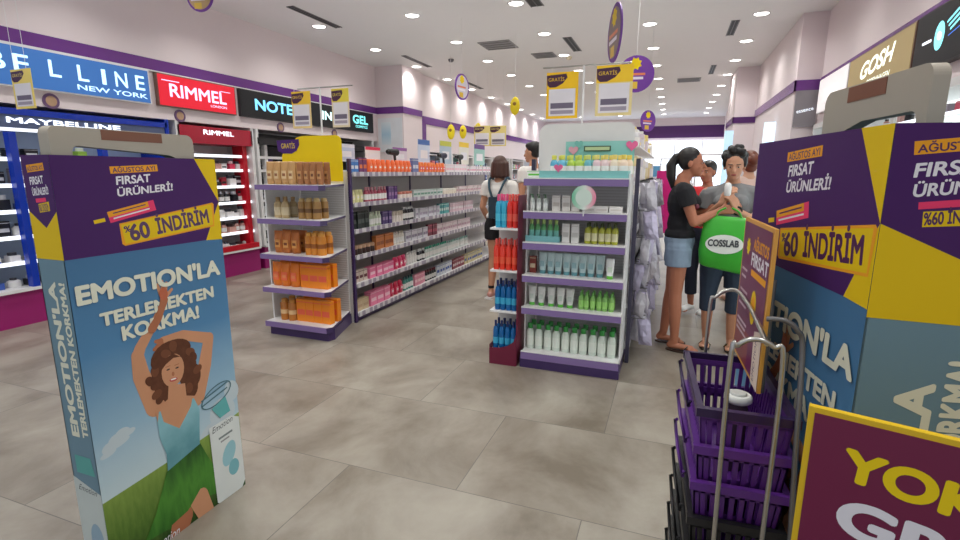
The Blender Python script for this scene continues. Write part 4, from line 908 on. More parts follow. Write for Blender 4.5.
def gate(loc, rz, W, T, H, aisle_right, gate_top, label_s, label_g):
    """aisle_right: the wide printed face looks towards +x; local y runs along the gate"""
    t = empty('printed_gate_sleeve', loc, rz, label_s, 'advertising box')
    sx = -1 if aisle_right else 1      # body extends to this side
    xa, xb = sorted((0, sx * T))
    b = MB(); w_ = .004
    b.box(xa, xb, 0, w_, 0, H, SIDE); b.box(xa, xb, W - w_, W, 0, H, SIDE); b.box(xa, xa + w_, 0, W, 0, H, SIDE); b.box(xb - w_, xb, 0, W, 0, H, SIDE)
    b.build('cardboard_sleeve', t)
    if aisle_right: F = Face((.0, 0, H), (0, 1, 0), (0, 0, -1), (1, 0, 0))
    else: F = Face((.0, W, H), (0, -1, 0), (0, 0, -1), (-1, 0, 0))
    s = W / .65
    def Pp(l): return [(u * s, v) for u, v in l]
    F.poly(Pp([(0, 0), (.65, 0), (.65, H), (0, H)]), SKY)
    # clouds, hill
    for (u, v, a, bb) in ((.055, 1.04, .03, .022), (.08, 1.025, .03, .026), (.105, 1.01, .03, .022), (.13, 1.015, .025, .012), (.045, 1.06, .03, .012), (.09, 1.04, .04, .012), (.56, 1.13, .07, .07), (.5, 1.19, .07, .04), (.62, 1.05, .04, .05)): F.ell(u * s, v, a, bb, CLOUD, rot=-.2)
    F.poly(Pp([(0, 1.235), (.15, 1.225), (.28, 1.215), (.45, 1.2), (.55, 1.19), (.65, 1.17), (.65, H), (0, H)]), GRASS)
    # purple head
    F.poly(Pp([(0, 0), (.545, 0), (.65, .18), (.565, .34), (0, .34)]), PURK)
    F.poly(Pp([(.545, 0), (.65, 0), (.65, .18)]), YLW); F.poly(Pp([(.65, .18), (.65, .345), (.565, .34)]), YLW)
    O0 = F.O.copy(); du = F.U * (0 if aisle_right else .024); F.O = O0 + du
    F.rect(.19 * s, .035, .375 * s, .06, ORG, R(3)); F.text('AĞUSTOS AYI', .2 * s, .056, .017, DKP, width=.165 * s, rot=R(3), bold=.02, parent=t)
    F.text('FIRSAT', .208 * s, .098, .028, WHL, width=.135 * s, rot=R(4), bold=.03, parent=t, shear=.12)
    F.text('ÜRÜNLERİ!', .208 * s, .139, .026, WHL, width=.225 * s, rot=R(4), bold=.03, parent=t, shear=.12)
    F.rect(.16 * s, .192, .345 * s, .232, PNK, R(11)); F.rect(.16 * s, .192, .32 * s, .212, ORG, R(11)); F.rect(.11 * s, .217, .15 * s, .23, YLW, R(8))
    F.rect(.18 * s, .196, .31 * s, .200, DKP, R(11)); F.rect(.18 * s, .214, .325 * s, .219, WHL, R(11))
    F.poly(Pp([(.198, .236), (.615, .183), (.622, .19), (.615, .284), (.21, .318), (.2, .31)]), ORG)
    F.poly(Pp([(.204, .241), (.61, .19), (.609, .278), (.212, .311)]), YLW)
    F.text('%', .215 * s, .27, .022, DKP, width=.025 * s, rot=R(6), bold=.03, parent=t)
    F.text('60', .238 * s, .302, .058, DKP, width=.075 * s, rot=R(6), bold=.035, parent=t)
    F.text('İNDİRİM', .345 * s, .288, .056, DKP, width=.245 * s, rot=R(5.5), bold=.035, parent=t)
    # woman printed on the sleeve
    F.O = O0
    sl = [(.34, .52, .012), (.33, .56, .014), (.30, .61, .016), (.215, .71, .022), (.2, .74, .024)]
    F.limb([(u * s, v, r) for u, v, r in sl], SKIN); F.limb([(.2 * s, .735, .024), (.205 * s, .82, .033), (.25 * s, .96, .045)], SKIN)
    F.limb([(.325 * s, .525, .008), (.315 * s, .485, .006)], SKIN); F.limb([(.345 * s, .52, .008), (.355 * s, .485, .006)], SKIN); F.limb([(.335 * s, .52, .008), (.337 * s, .475, .006)], SKIN)
    F.limb([(.35 * s, .535, .008), (.375 * s, .515, .006)], SKIN)
    F.limb([(.31 * s, .715, .02), (.40 * s, .715, .021), (.525 * s, .765, .024)], SKIN); F.limb([(.525 * s, .765, .025), (.49 * s, .88, .033), (.43 * s, 1.0, .045)], SKIN)
    F.limb([(.3 * s, .72, .012), (.27 * s, .735, .007)], SKIN2); F.limb([(.3 * s, .71, .012), (.28 * s, .705, .007)], SKIN2)
    for (u, v, a, bb) in ((.335, .79, .085, .07), (.295, .85, .05, .07), (.30, .91, .05, .045), (.39, .84, .055, .07), (.415, .90, .05, .06), (.40, .95, .045, .05), (.35, .77, .08, .05)): F.ell(u * s, v, a, bb, HAIRP)
    for k in range(22):
        a = math.pi * (.02 + 1.96 * k / 22) - math.pi / 2 * 1.0; F.ell((.345 + .098 * math.cos(a) * (1 + .12 * math.sin(k * 2.3))) * s, .865 + .108 * math.sin(a) * (1 + .1 * math.cos(k * 1.7)), .017, .023, HAIRP if k % 3 else mat('printed_hair_light', (118, 72, 50), .4), rot=k * .7)
    F.poly(Pp([(.24, .98), (.3, .955), (.31, .9), (.385, .92), (.385, .975), (.44, 1.0), (.43, 1.1), (.34, 1.15), (.25, 1.08)]), SKIN)
    F.ell(.338 * s, .845, .05, .068, SKIN, rot=.1)
    F.poly(Pp([(.285, .83), (.3, .79), (.345, .775), (.39, .81), (.375, .80), (.345, .795), (.31, .81)]), HAIRP)
    DK = C_((60, 36, 30)); 
    for u in (.317, .357): F.ell(u * s, .838 + (u - .337) * .15, .008, .0035, DK); F.rect((u - .011) * s, .823 + (u - .337) * .15, (u + .011) * s, .826 + (u - .337) * .15, SKIN2)
    F.ell(.336 * s, .86, .006, .009, SKIN2); F.ell(.335 * s, .884, .018, .008, C_((190, 70, 70)), rot=.1); F.ell(.335 * s, .882, .013, .0035, C_((240, 236, 230)), rot=.1)
    F.poly(Pp([(.245, 1.03), (.255, .99), (.262, .99), (.27, 1.04), (.335, 1.10), (.4, 1.03), (.41, 1.0), (.418, 1.0), (.44, 1.06), (.43, 1.14), (.42, 1.235), (.26, 1.27), (.265, 1.18), (.245, 1.1)]), TOP)
    F.poly(Pp([(.255, 1.255), (.425, 1.215), (.45, 1.28), (.50, 1.40), (.51, 1.50), (.42, 1.475), (.36, 1.5), (.30, 1.52), (.22, 1.50), (.13, 1.49), (.19, 1.4)]), SKIRT)
    F.limb([(.30 * s, 1.5, .05), (.27 * s, 1.57, .04)], SKIN2) ; F.limb([(.39 * s, 1.46, .045), (.42 * s, 1.56, .038)], SKIN)
    F.poly(Pp([(.255, 1.255), (.425, 1.215), (.45, 1.28), (.50, 1.40), (.49, 1.44), (.40, 1.42), (.33, 1.48), (.22, 1.50), (.13, 1.49), (.19, 1.4)]), SKIRT)
    # product and stamp
    for k, v in enumerate((1.03, 1.055)): F.rect(.45 * s, v, .6 * s, v + .006, C_((70, 110, 120)), R(14))
    for k in range(26):
        a0, a1 = 2 * math.pi * k / 26, 2 * math.pi * (k + 1) / 26
        F.poly([((.535 + .085 * math.cos(a0)) * s, 1.035 + .045 * math.sin(a0) - .02 * math.cos(a0)), ((.535 + .085 * math.cos(a1)) * s, 1.035 + .045 * math.sin(a1) - .02 * math.cos(a1)), ((.535 + .079 * math.cos(a1)) * s, 1.035 + .04 * math.sin(a1) - .02 * math.cos(a1)), ((.535 + .079 * math.cos(a0)) * s, 1.035 + .04 * math.sin(a0) - .02 * math.cos(a0))], C_((70, 110, 120)), lay=70)
    F.poly(Pp([(.5, 1.09), (.58, 1.06), (.6, 1.14), (.54, 1.15)]), C_((96, 176, 176)))
    F.poly(Pp([(.475, 1.17), (.60, 1.165), (.645, 1.19), (.648, 1.52), (.62, 1.56), (.50, 1.56), (.48, 1.54)]), C_((220, 224, 222)))
    F.text('Emotion', .49 * s, 1.205, .028, C_((50, 60, 64)), width=.12 * s, rot=R(6), parent=t, shear=.4)
    F.ell(.57 * s, 1.34, .035, .06, C_((150, 196, 206)), rot=.4); F.ell(.59 * s, 1.42, .03, .04, C_((120, 180, 190))); F.rect(.52 * s, 1.24, .6 * s, 1.25, C_((120, 130, 130)), R(5)); F.rect(.53 * s, 1.26, .58 * s, 1.268, C_((150, 150, 150)), R(5))
    F.O = O0 + du
    F.text('EMOTION\'LA', .02 * s, .495, .062, CREAM, width=.595 * s, bold=.045, parent=t)
    F.text('TERLEMEKTEN', .085 * s, .588, .045, CREAM, width=.485 * s, bold=.045, parent=t)
    F.text('KORKMA!', .155 * s, .66, .05, CREAM, width=.33 * s, bold=.045, parent=t)
    F.O = O0
    F.text('Emotion', .15 * s, 1.555, .04, WHL, width=.13 * s, parent=t, shear=.4)
    # the raised hand passes over the lettering
    F.limb([(.335 * s, .55, .016), (.315 * s, .59, .014), (.30 * s, .615, .016), (.27 * s, .65, .018)], SKIN2)
    F.ell(.335 * s, .525, .018, .026, C_((190, 96, 60)))
    F.mb.build('printed_picture', t)
    # narrow near face
    if aisle_right: G = Face((-T, 0, H), (1, 0, 0), (0, 0, -1), (0, -1, 0))
    else: G = Face((0, 0, H), (1, 0, 0), (0, 0, -1), (0, -1, 0))
    q = T / .14
    G.poly([(0, 0), (T, 0), (T, .34), (0, .34)], YLW); G.poly([(0, .34), (T, .34), (T, .375), (0, .36), ], YLW) if not aisle_right else None
    G.poly([(0, 0), (T, 0), (T, .18), (T * .55, .235) if aisle_right else (T * .55, .25), (0, .18)], PURK)
    k = .1 / .1 * (T * .62) if aisle_right else .16
    u0 = T * .16 if aisle_right else .034
    G.rect(u0, .04 - .008, u0 + k, .056, ORG, R(5)); G.text('AĞUSTOS AYI', u0 + k * .05, .052, .014, DKP, width=k * .9, rot=R(5), bold=.02, parent=t)
    G.text('FIRSAT', u0 + .008, .095, .024, WHL, width=k * .8, rot=R(5), bold=.03, parent=t, shear=.12)
    G.text('ÜRÜNLERİ!', u0 + .012, .13, .022, WHL, width=k * 1.0 if not aisle_right else k * .95, rot=R(5), bold=.03, parent=t, shear=.12)
    G.rect(u0 + .022, .14, u0 + k * .85, .153, PNK, R(5)); G.poly([(u0 + .032, .157), (u0 + k, .148), (u0 + k, .178), (u0 + .034, .185)], YLW)
    G.text('%60 İNDİRİM', u0 + .036, .181, .022, DKP, width=k * .95 - .036, rot=R(5), bold=.03, parent=t)
    # lettering that reads upwards
    def vtext(txt, u, v, h, L): G.text(txt, u, v, h, CREAM, width=L, rot=R(90), bold=.045, parent=t)
    vtext("EMOTION'LA", T * .52 if aisle_right else .134, .98 if aisle_right else 1.05, T * .27 if aisle_right else .062, .56)
    vtext('TERLEMEKTEN KORKMA!', T * .86 if aisle_right else .203, .98 if aisle_right else 1.0, T * .2 if aisle_right else .05, .56)
    G.poly([(0, 1.15), (T, 1.2), (T, H), (0, H)], C_((196, 206, 204))); G.poly([(T * .2, 1.06), (T * .8, 1.06), (T * .9, 1.13), (T * .2, 1.13)], C_((84, 166, 160)))
    G.text('Emotion', T * .15, 1.2, .024, C_((50, 60, 64)), width=T * .7, rot=R(-6), parent=t, shear=.4); G.ell(T * .6, 1.4, T * .25, .07, C_((140, 170, 190)))
    G.mb.build('printed_spine', t)
    # the plastic antenna inside
    g = empty('security_gate', loc, rz, label_g, 'security gate')
    gx = sx * (.07 if aisle_right else .105); th = .026 if aisle_right else .015
    a0, a1 = (.035, W - .06) if aisle_right else (.075, .49)
    outer = []; zt = gate_top
    def arc(cy, cz, r, d0, d1, n=7): return [(cy + r * math.cos(R(d0 + (d1 - d0) * k / n)), cz + r * math.sin(R(d0 + (d1 - d0) * k / n))) for k in range(n + 1)]
    outer = [(a0, 0), ] + arc(a0 + .025, zt - .025, .025, 180, 90)[0:] + arc(a1 - .03, zt - .03, .03, 90, 0) + [(a1, 0)]
    i0, i1, zi = a0 + (.03 if not aisle_right else .065), a1 - (.03 if not aisle_right else .05), zt - (.062 if aisle_right else .085)
    inner = [(i0, .9)] + arc(i0 + .02, zi - .02, .02, 180, 90) + ([(i0 + (i1 - i0) * .55, zi - .002)] if not aisle_right else []) + arc(i1 - .08, zi - .1, .08, 90, 0) + [(i1, .9)]
    # strips: build as profile with a window (two legs + arch) by bridging outlines
    import mathutils
    tri = mathutils.geometry.tessellate_polygon([[V((y, z, 0)) for y, z in outer], [V((y, z, 0)) for y, z in inner]])
    allp = outer + inner; n = len(allp)
    vs = [(gx - th, y, z) for y, z in allp] + [(gx + th, y, z) for y, z in allp]
    fs = [tuple(q) for q in tri] + [tuple(i + n for i in q)[::-1] for q in tri]
    for base, L in ((0, len(outer)), (len(outer), len(inner))):
        for i in range(L): j = (i + 1) % L; fs.append((base + i, base + j, base + j + n, base + i + n))
    MB().add(vs, fs, BEI).build('antenna_frame', g)
    y0, y1 = (.2, .43) if aisle_right else (.22, .375)
    xs = gx + (th if aisle_right else -th); e = .0012 if aisle_right else -.0012
    MB().box(min(xs, xs + e), max(xs, xs + e), y0, y1, zt - .038, zt - .003, mat('brown_sticker', (122, 70, 46), .4)).build('sticker', g)
    return t
gate((-1.85, 1.05, 0), 0, .63, .14, 1.55, True, 1.645, 'blue and purple printed advertising sleeve with smiling woman, around the left gate', 'beige anti-theft gate rising out of the left printed sleeve')
gate((.3675, 1.1375, 0), math.atan2(.1225, .665), .676, .28, 1.5875, False, 1.705, 'blue and purple printed advertising sleeve around the right gate, behind the baskets', 'beige anti-theft gate rising out of the right printed sleeve')

# ------------------------------------------------------------------ basket stack
PB = mat('purple_basket_plastic', (92, 44, 130), .3, var=.05); DB = mat('dark_basket_plastic', (34, 24, 48), .35); RIMD = mat('basket_rim_dark', (46, 26, 70), .3); KB = mat('black_basket_plastic', (26, 25, 28), .4)
def basket_meshes(m, rim_m):
    lx, ly, hz = .098, .19, .215; bx, by = .08, .165     # half sizes top and bottom
    rim = MB()
    for s in (-1, 1):
        rim.box(-lx - .008, lx + .008, s * ly - (.012 if s < 0 else .004), s * ly + (.004 if s < 0 else .008), -.02, 0, rim_m)
        rim.box(s * lx - .006, s * lx + .008, -ly, ly, -.02, 0, rim_m)
    wall = MB()
    def lerp(z): f = -z / hz; return lx + (bx - lx) * f, ly + (by - ly) * f
    def quadwall(s, axis, z0, z1, a, b, m_):
        vs = []
        for z in (z0, z1):
            X_, Y_ = lerp(z)
            for off in (0, -.004):
                for q in (a, b):
                    if axis == 'x': vs.append(((q) * X_, s * (Y_ + off), z))
                    else: vs.append((s * (X_ + off), (q) * Y_, z))
        wall.add(vs, [(0, 1, 5, 4), (2, 6, 7, 3), (0, 4, 6, 2), (1, 3, 7, 5), (4, 5, 7, 6), (0, 2, 3, 1)], m_)
    for s in (-1, 1):
        for ax, nb in (('x', 9), ('y', 15)):
            quadwall(s, ax, -.018, -.035, -1, 1, m); quadwall(s, ax, -.1, -.115, -1, 1, m); quadwall(s, ax, -.185, -hz, -1, 1, m)
            for k in range(nb + 1):
                c = -1 + 2 * k / nb; wv = .52 / nb * (1 if 0 < k < nb else 2.2)
                quadwall(s, ax, -.03, -.19, max(-1, c - wv), min(1, c + wv), m)
    base = MB().box(-bx, bx, -by, by, -hz, -hz + .005, m)
    for k in range(-3, 4): base.box(-bx, bx, k * .045 - .002, k * .045 + .002, -hz - .004, -hz, m)
    hd = MB().tube([(-lx - .016, -.14, -.012), (-lx - .02, -.15, -.02), (-lx - .022, .0, -.024), (-lx - .02, .15, -.02), (-lx - .016, .14, -.012)], .005, rim_m, 6)
    return (('rim', rim.mesh('rim')), ('slotted_wall', wall.mesh('slotted_wall')), ('base', base.mesh('base')), ('handle', hd.mesh('handle')))
sets = [basket_meshes(PB, RIMD), basket_meshes(PB, PB), basket_meshes(KB, KB)]
BZ = .972; names = ['topmost', 'second', 'third', 'fourth', 'fifth', 'sixth', 'seventh', 'eighth']
for k in range(8):
    ms = sets[0] if k == 0 else sets[1] if k < 3 else sets[2]
    bk = empty('shopping_basket', (.184, 1.385, BZ - .093 * k), R(3), '%s shopping basket, %s' % ('purple' if k < 3 else 'black', 'topmost of the nested stack' if k == 0 else '%s from the top of the nested stack' % names[k]), 'basket', 'nested shopping baskets')
    for nm, me in ms:
        o = bpy.data.objects.new(nm, me); col.objects.link(o); o.parent = bk
ca = empty('basket_cart', (.178, 1.385, 0), 0, 'steel hooped basket cart with three tube handles holding the nested baskets', 'cart')
MB().box(-.1, .1, -.18, .18, .055, .075, KB).build('base_tray', ca)
for sx in (-1, 1):
    for sy in (-1, 1): MB().cone((sx * .09 - .01, sy * .16, .028), .028, (sx * .09 + .01, sy * .16, .028), .028, BLACK, 14).box(sx * .09 - .012, sx * .09 + .012, sy * .16 - .01, sy * .16 + .01, .03, .06, GREY).build('wheel', ca)
def L3(p): return tuple(V(p) - V((.178, 1.385, 0)))
def smooth_path(pts, n=6):
    P = [V(p) for p in pts]; out = []
    for i in range(len(P) - 1):
        p0, p1, p2, p3 = P[max(i - 1, 0)], P[i], P[i + 1], P[min(i + 2, len(P) - 1)]
        for k in range(n):
            t_ = k / n; out.append(.5 * ((2 * p1) + (-p0 + p2) * t_ + (2 * p0 - 5 * p1 + 4 * p2 - p3) * t_ ** 2 + (-p0 + 3 * p1 - 3 * p2 + p3) * t_ ** 3))
    return out + [P[-1]]
TR = .0052
MB().tube(smooth_path([L3((.145, 1.13, .06)), L3((.145, 1.13, .6)), L3((.141, 1.13, 1.10)), L3((.152, 1.13, 1.145)), L3((.183, 1.13, 1.163)), L3((.218, 1.13, 1.15)), L3((.238, 1.13, 1.10)), L3((.238, 1.13, .6)), L3((.238, 1.13, .06))]), TR, CHROME, 10).build('front_hoop', ca)
MB().tube(smooth_path([L3((.135, 1.6, .06)), L3((.135, 1.6, .6)), L3((.13, 1.6, 1.08)), L3((.145, 1.6, 1.14)), L3((.19, 1.6, 1.165)), L3((.21, 1.45, 1.16)), L3((.205, 1.13, 1.155))]), TR, CHROME, 10).build('rear_hoop', ca)
MB().tube(smooth_path([L3((.215, 1.22, 1.185)), L3((.25, 1.22, 1.185)), L3((.276, 1.22, 1.165)), L3((.29, 1.22, 1.12)), L3((.29, 1.17, .9)), L3((.305, 1.15, .5)), L3((.305, 1.15, .06))]), TR * 1.1, GREY, 10).build('side_hoop', ca)
MB().tube([L3((.312, 1.16, .07)), L3((.238, 1.13, .07)), L3((.145, 1.13, .07)), L3((.135, 1.6, .07))], TR, CHROME, 8).build('base_bar', ca)
# round white tag in the top basket
t = empty('round_cap', (.19, 1.32, .862), 0, 'round white lid lying in the topmost purple basket', 'lid')
MB().lathe([(.027, 0), (.032, .004), (.032, .016), (.028, .02)], mat('white_lid', (236, 236, 232), .3), 24).build('body', t); t.location.z = BZ - .03
MB().lathe([(.02, .02), (.02, .023), (.017, .025)], mat('lid_ring', (200, 200, 196), .3), 20).build('raised_ring', t)
tb = empty('lidded_jar', (.19, 1.32, BZ - .209), 0, 'dark jar standing in the topmost purple basket under the white lid', 'jar')
MB().lathe([(.023, 0), (.025, .01), (.025, .165), (.02, .177)], C_((60, 40, 60)), 20).build('body', tb)
# poster board clipped on the cart
pb = empty('promotion_poster', (.223, 1.485, .973), math.atan2(.0184, .35), 'purple promotion poster in orange frame standing behind the baskets', 'poster')
PW, PH = .35, .40
MB().box(-.004, .004, -PW / 2, PW / 2, 0, PH, mat('orange_frame', (222, 160, 70), .4)).build('frame', pb)
F = Face((-.0045, PW / 2, PH), (0, -1, 0), (0, 0, -1), (-1, 0, 0))
F.rect(.012, .01, PW - .014, PH - .01, mat('poster_purple', (116, 44, 84), .4)); F.rect(.012, .3, .2, PH - .01, mat('poster_terracotta', (140, 62, 66), .4))
star = [(.085 + (.026 if k % 2 else .018) * math.cos(math.pi * k / 8), .075 + (.026 if k % 2 else .018) * math.sin(math.pi * k / 8)) for k in range(16)]; F.poly(star, YEL)
F.text('AĞUSTOS', .15, .075, .028, ORG, width=.17, bold=.03, parent=pb); F.text('FIRSAT', .14, .118, .034, WHL, width=.19, bold=.03, parent=pb); F.rect(.15, .128, .32, .145, ORG)
for k, (v, wd) in enumerate([(.14, .07), (.16, .06), (.2, .1), (.22, .12), (.24, .1), (.285, .13), (.3, .12), (.315, .14)]): F.rect(.03, v, .03 + wd, v + .007, C_((206, 180, 190)))
F.ell(.215, .22, .032, .045, YLW); F.ell(.215, .22, .02, .03, ORG)
F.poly([(.26, .27), (.34, .25), (.345, .40), (.27, .40)], C_((226, 206, 190))); F.text('EMOTION', .30, .39, .02, DKP, width=.11, rot=R(90), parent=pb)
F.mb.build('printed_sheet', pb)
MB().tube([(.008, -PW / 2 + .012, 0), (.008, -PW / 2 + .012, PH - .12)], .006, GREY, 8).build('support_pole', pb)

# ------------------------------------------------------------------ magenta board at the lower right
bd = empty('magenta_notice_board', (.22, .85, 0), math.atan2(-.05, .16), 'magenta notice board with yellow border and big letters at lower right', 'sign board')
MB().box(0, .62, 0, .012, .62, 1.15, mat('board_yellow_edge', (226, 186, 30), .4, var=.02)).build('border', bd)
MB().box(.0085, .6115, -.0015, 0, .63, 1.1415, mat('board_magenta', (112, 20, 64), .4, var=.02)).build('panel', bd)
F = Face((0, -.0016, 1.15), (1, 0, 0), (0, 0, -1), (0, -1, 0))
def slant(txt, u, v, h, wd, m, bold): F.text(txt, u, v, h, m, width=wd, bold=bold, parent=bd, rot=R(-4))
slant('YOK', .052, .098, .047, .155, YEL, .045); slant('GRA', .055, .185, .055, .195, WHL, .045)
MB().box(.28, .34, .012, .03, .02, .64, GREY).box(.12, .5, -.1, .14, 0, .02, GREY).build('stand', bd)

# ------------------------------------------------------------------ people
SKN = mat('skin_tan', (202, 146, 116), .5, var=.05); SKD = mat('skin_brown', (178, 112, 84), .5, var=.05); SKL = mat('skin_light', (214, 164, 136), .5, var=.05)
HB = mat('hair_black', (26, 20, 20), .45, var=.3, scale=60); HBR = mat('hair_brown', (72, 40, 30), .45, var=.3, scale=60); HAU = mat('hair_auburn', (110, 54, 34), .45, var=.3, scale=60)
DEN = mat('light_denim', (132, 150, 170), .8, var=.18, scale=14); DKB = mat('dark_denim', (48, 62, 82), .8, var=.15, scale=14)
def hand(mb, wr, d, nrm, side, s=1.0, curl=.5, r=.0085):
    """palm and five fingers; d = pointing direction, nrm = palm side normal, side = thumb direction sign"""
    d = V(d).normalized(); nrm = V(nrm); nrm = (nrm - d * nrm.dot(d)).normalized(); x = d.cross(nrm) * side
    wr = V(wr)
    for k in range(4):
        o = (k - 1.5) * .019 * s
        mb.cap(wr + x * o * .5, .016 * s, wr + d * .085 * s + x * o, .0115 * s)
        p = wr + d * .088 * s + x * o; a = curl * .35; L = [.042, .026, .02][0:3]; ln = (1, 1.08, 1.02, .8)[3 - k] if False else (.82, 1.02, 1.1, .98)[k]
        for q in L:
            dd = (d * math.cos(a) + nrm * math.sin(a)).normalized(); p2 = p + dd * q * s * ln
            mb.cap(p, r * s, p2, r * s * .92); p = p2; a += curl
    tb_ = wr + d * .025 * s + x * .022 * s
    td = (d * .6 + x * .75 + nrm * .35).normalized(); p = tb_ + td * .045 * s; mb.cap(tb_, .014 * s, p, .0105 * s)
    mb.cap(p, .0105 * s, p + (d * .9 + x * .25 + nrm * .4).normalized() * .032 * s, .0085 * s)
def person(name, loc, rz, H, label, J={}, skin=SKN, voxel=.008, head_turn=0, head_tilt=0, top=None, sleeve=.5, top_hem=.93, bottom=None, short=.5, hair=None, hand_cfg=None, female=True, group=None, bw=1.0):
    s = H / 1.65
    t = empty(name, loc, rz, label, 'person')
    D = dict(neck=(0, -.01, 1.385), chest=(0, 0, 1.22), waist=(0, 0, 1.05), pel=(0, 0, .92), head=(0, .02, 1.53),
             shR=(.162, -.005, 1.322), elR=(.205, -.03, 1.07), wrR=(.2, .05, .84), shL=(-.162, -.005, 1.322), elL=(-.205, -.03, 1.07), wrL=(-.2, .05, .84),
             hipR=(.085, 0, .86), knR=(.09, .02, .47), anR=(.09, -.03, .08), toR=(.1, .13, .022), hipL=(-.085, 0, .86), knL=(-.09, .02, .47), anL=(-.09, -.03, .08), toL=(-.1, .13, .022))
    D.update(J); D = {k: V(v) * s for k, v in D.items()}
    b = MB(); HR = Matrix.Rotation(head_turn, 3, 'Z') @ Matrix.Rotation(head_tilt, 3, 'X')
    hc = D['head']
    def hp(x, y, z): return hc + HR @ (V((x, y, z)) * s)
    cw, ww, pw = (.142, .115, .158) if female else (.165, .14, .15)
    cw *= bw; ww *= bw; pw *= bw
    b.ell(D['chest'], (cw * s, .105 * s, .17 * s), WHITE); b.ell(D['waist'], (ww * s, .088 * s * bw, .14 * s), WHITE); b.ell(D['pel'], (pw * s, .11 * s * bw, .125 * s), WHITE)
    if female:
        for sx in (-1, 1): b.ell(D['chest'] + V((sx * .062, .085, .01)) * s, (.055 * s, .045 * s, .055 * s), WHITE)
    b.cap(D['neck'] - V((0, 0, .02)) * s, .062 * s, D['neck'] + V((0, 0, .03)) * s, .05 * s); b.cap(D['neck'], .05 * s, hp(0, -.015, -.06), .047 * s)
    for q in 'RL':
        b.cap(D['neck'] - V((0, 0, .05)) * s, .05 * s, D['sh' + q], .052 * s)
        b.chain([(D['sh' + q], .05 * s * bw), (D['sh' + q].lerp(D['el' + q], .4), .045 * s * bw), (D['el' + q], .036 * s), (D['el' + q].lerp(D['wr' + q], .35), .037 * s), (D['wr' + q], .024 * s)])
        b.chain([(D['hip' + q], .088 * s * bw), (D['hip' + q].lerp(D['kn' + q], .4), .073 * s * bw), (D['kn' + q], .051 * s), (D['kn' + q].lerp(D['an' + q], .3), .053 * s), (D['an' + q], .032 * s)])
        f_ = (D['to' + q] - D['an' + q]); f_.z = 0; f_.normalize()
        heel = D['an' + q] - f_ * .035 * s; heel.z = D['an' + q].z - .045 * s
        b.cap(D['an' + q], .032 * s, heel, .026 * s); b.cap(heel, .026 * s, D['to' + q] - f_ * .04 * s + V((0, 0, .008)) * s, .026 * s)
        lat = V((f_.y, -f_.x, 0))
        for k in range(5): b.cap(D['to' + q] - f_ * .045 * s + lat * (k - 2) * .015 * s, .013 * s, D['to' + q] + lat * (k - 2) * .017 * s + f_ * (.01 - abs(k - (3 if q == 'L' else 1)) * .005) * s - V((0, 0, .008 * s)), .0085 * s)
        cfg = (hand_cfg or {}).get(q)
        dd = (D['wr' + q] - D['el' + q]).normalized()
        if cfg: hand(b, D['wr' + q], cfg[0], cfg[1], cfg[2], s, cfg[3])
        else: hand(b, D['wr' + q], dd, V((-1 if q == 'R' else 1, 0, 0)), 1 if q == 'R' else -1, s, .35)
    # head: cranium, face, jaw, nose, brow, cheeks, ears
    b.ell(hp(0, -.012, .025), (.072 * s, .088 * s, .085 * s), WHITE, 18, HR); b.ell(hp(0, .022, -.03), (.058 * s, .062 * s, .078 * s), WHITE, 18, HR)
    b.ell(hp(0, .05, -.085), (.03 * s, .03 * s, .024 * s), WHITE, 12, HR)
    b.cap(hp(0, .078, .0), .009 * s, hp(0, .1, -.034), .013 * s); b.cap(hp(-.03, .07, .014), .011 * s, hp(.03, .07, .014), .011 * s)
    for sx in (-1, 1): b.ell(hp(sx * .033, .058, -.03), (.02 * s, .018 * s, .022 * s), WHITE, 10, HR); b.ell(hp(sx * .073, -.012, -.012), (.008 * s, .017 * s, .03 * s), WHITE, 10, HR)
    b.cap(hp(-.016, .077, -.062), .008 * s, hp(.016, .077, -.062), .008 * s)
    body = b.remesh('body', skin, voxel, 3, t)
    # eyes, brows, lips
    fe = MB(); EY_ = C_((196, 182, 174)); IR = C_((40, 26, 22)); LP = C_((168, 78, 76))
    for sx in (-1, 1): fe.ell(hp(sx * .029, .0765, -.002), (.0115 * s, .006 * s, .0045 * s), EY_, 10, HR); fe.ell(hp(sx * .029, .081, -.002), (.0055 * s, .004 * s, .0055 * s), IR, 8, HR)
    fe.build('eyes', t)
    br = MB(); [br.cap(hp(sx * .016, .085, .018), .0035 * s, hp(sx * .044, .075, .019), .0025 * s, IR) for sx in (-1, 1)]; br.build('eyebrows', t)
    MB().ell(hp(0, .0835, -.062), (.02 * s, .006 * s, .007 * s), LP, 12, HR).build('lips', t)
    # clothing
    if top:
        m_, = top[:1]; c = MB(); g = .013 * s
        c.ell(D['chest'], (cw * s + g, .105 * s + g, .17 * s), WHITE); c.ell(D['waist'], (ww * s + g * 1.6, .088 * s * bw + g * 1.5, .15 * s), WHITE)
        c.ell(D['pel'].lerp(D['waist'], .35 if top_hem > .9 else .15), (pw * s + g, .11 * s * bw + g, .075 * s), WHITE)
        if female:
            for sx in (-1, 1): c.ell(D['chest'] + V((sx * .062, .085, .01)) * s, (.055 * s + g, .045 * s + g, .06 * s), WHITE)
        for q in 'RL':
            c.cap(D['neck'] - V((0, 0, .06)) * s, .064 * s, D['sh' + q] - V((0, 0, .004)), .049 * s + g)
            c.cone(D['sh' + q], .052 * s + g, D['sh' + q].lerp(D['el' + q], sleeve), .052 * s * bw + g, WHITE, 14)
        c.remesh(top[1], m_, voxel * 1.1, 2, t)
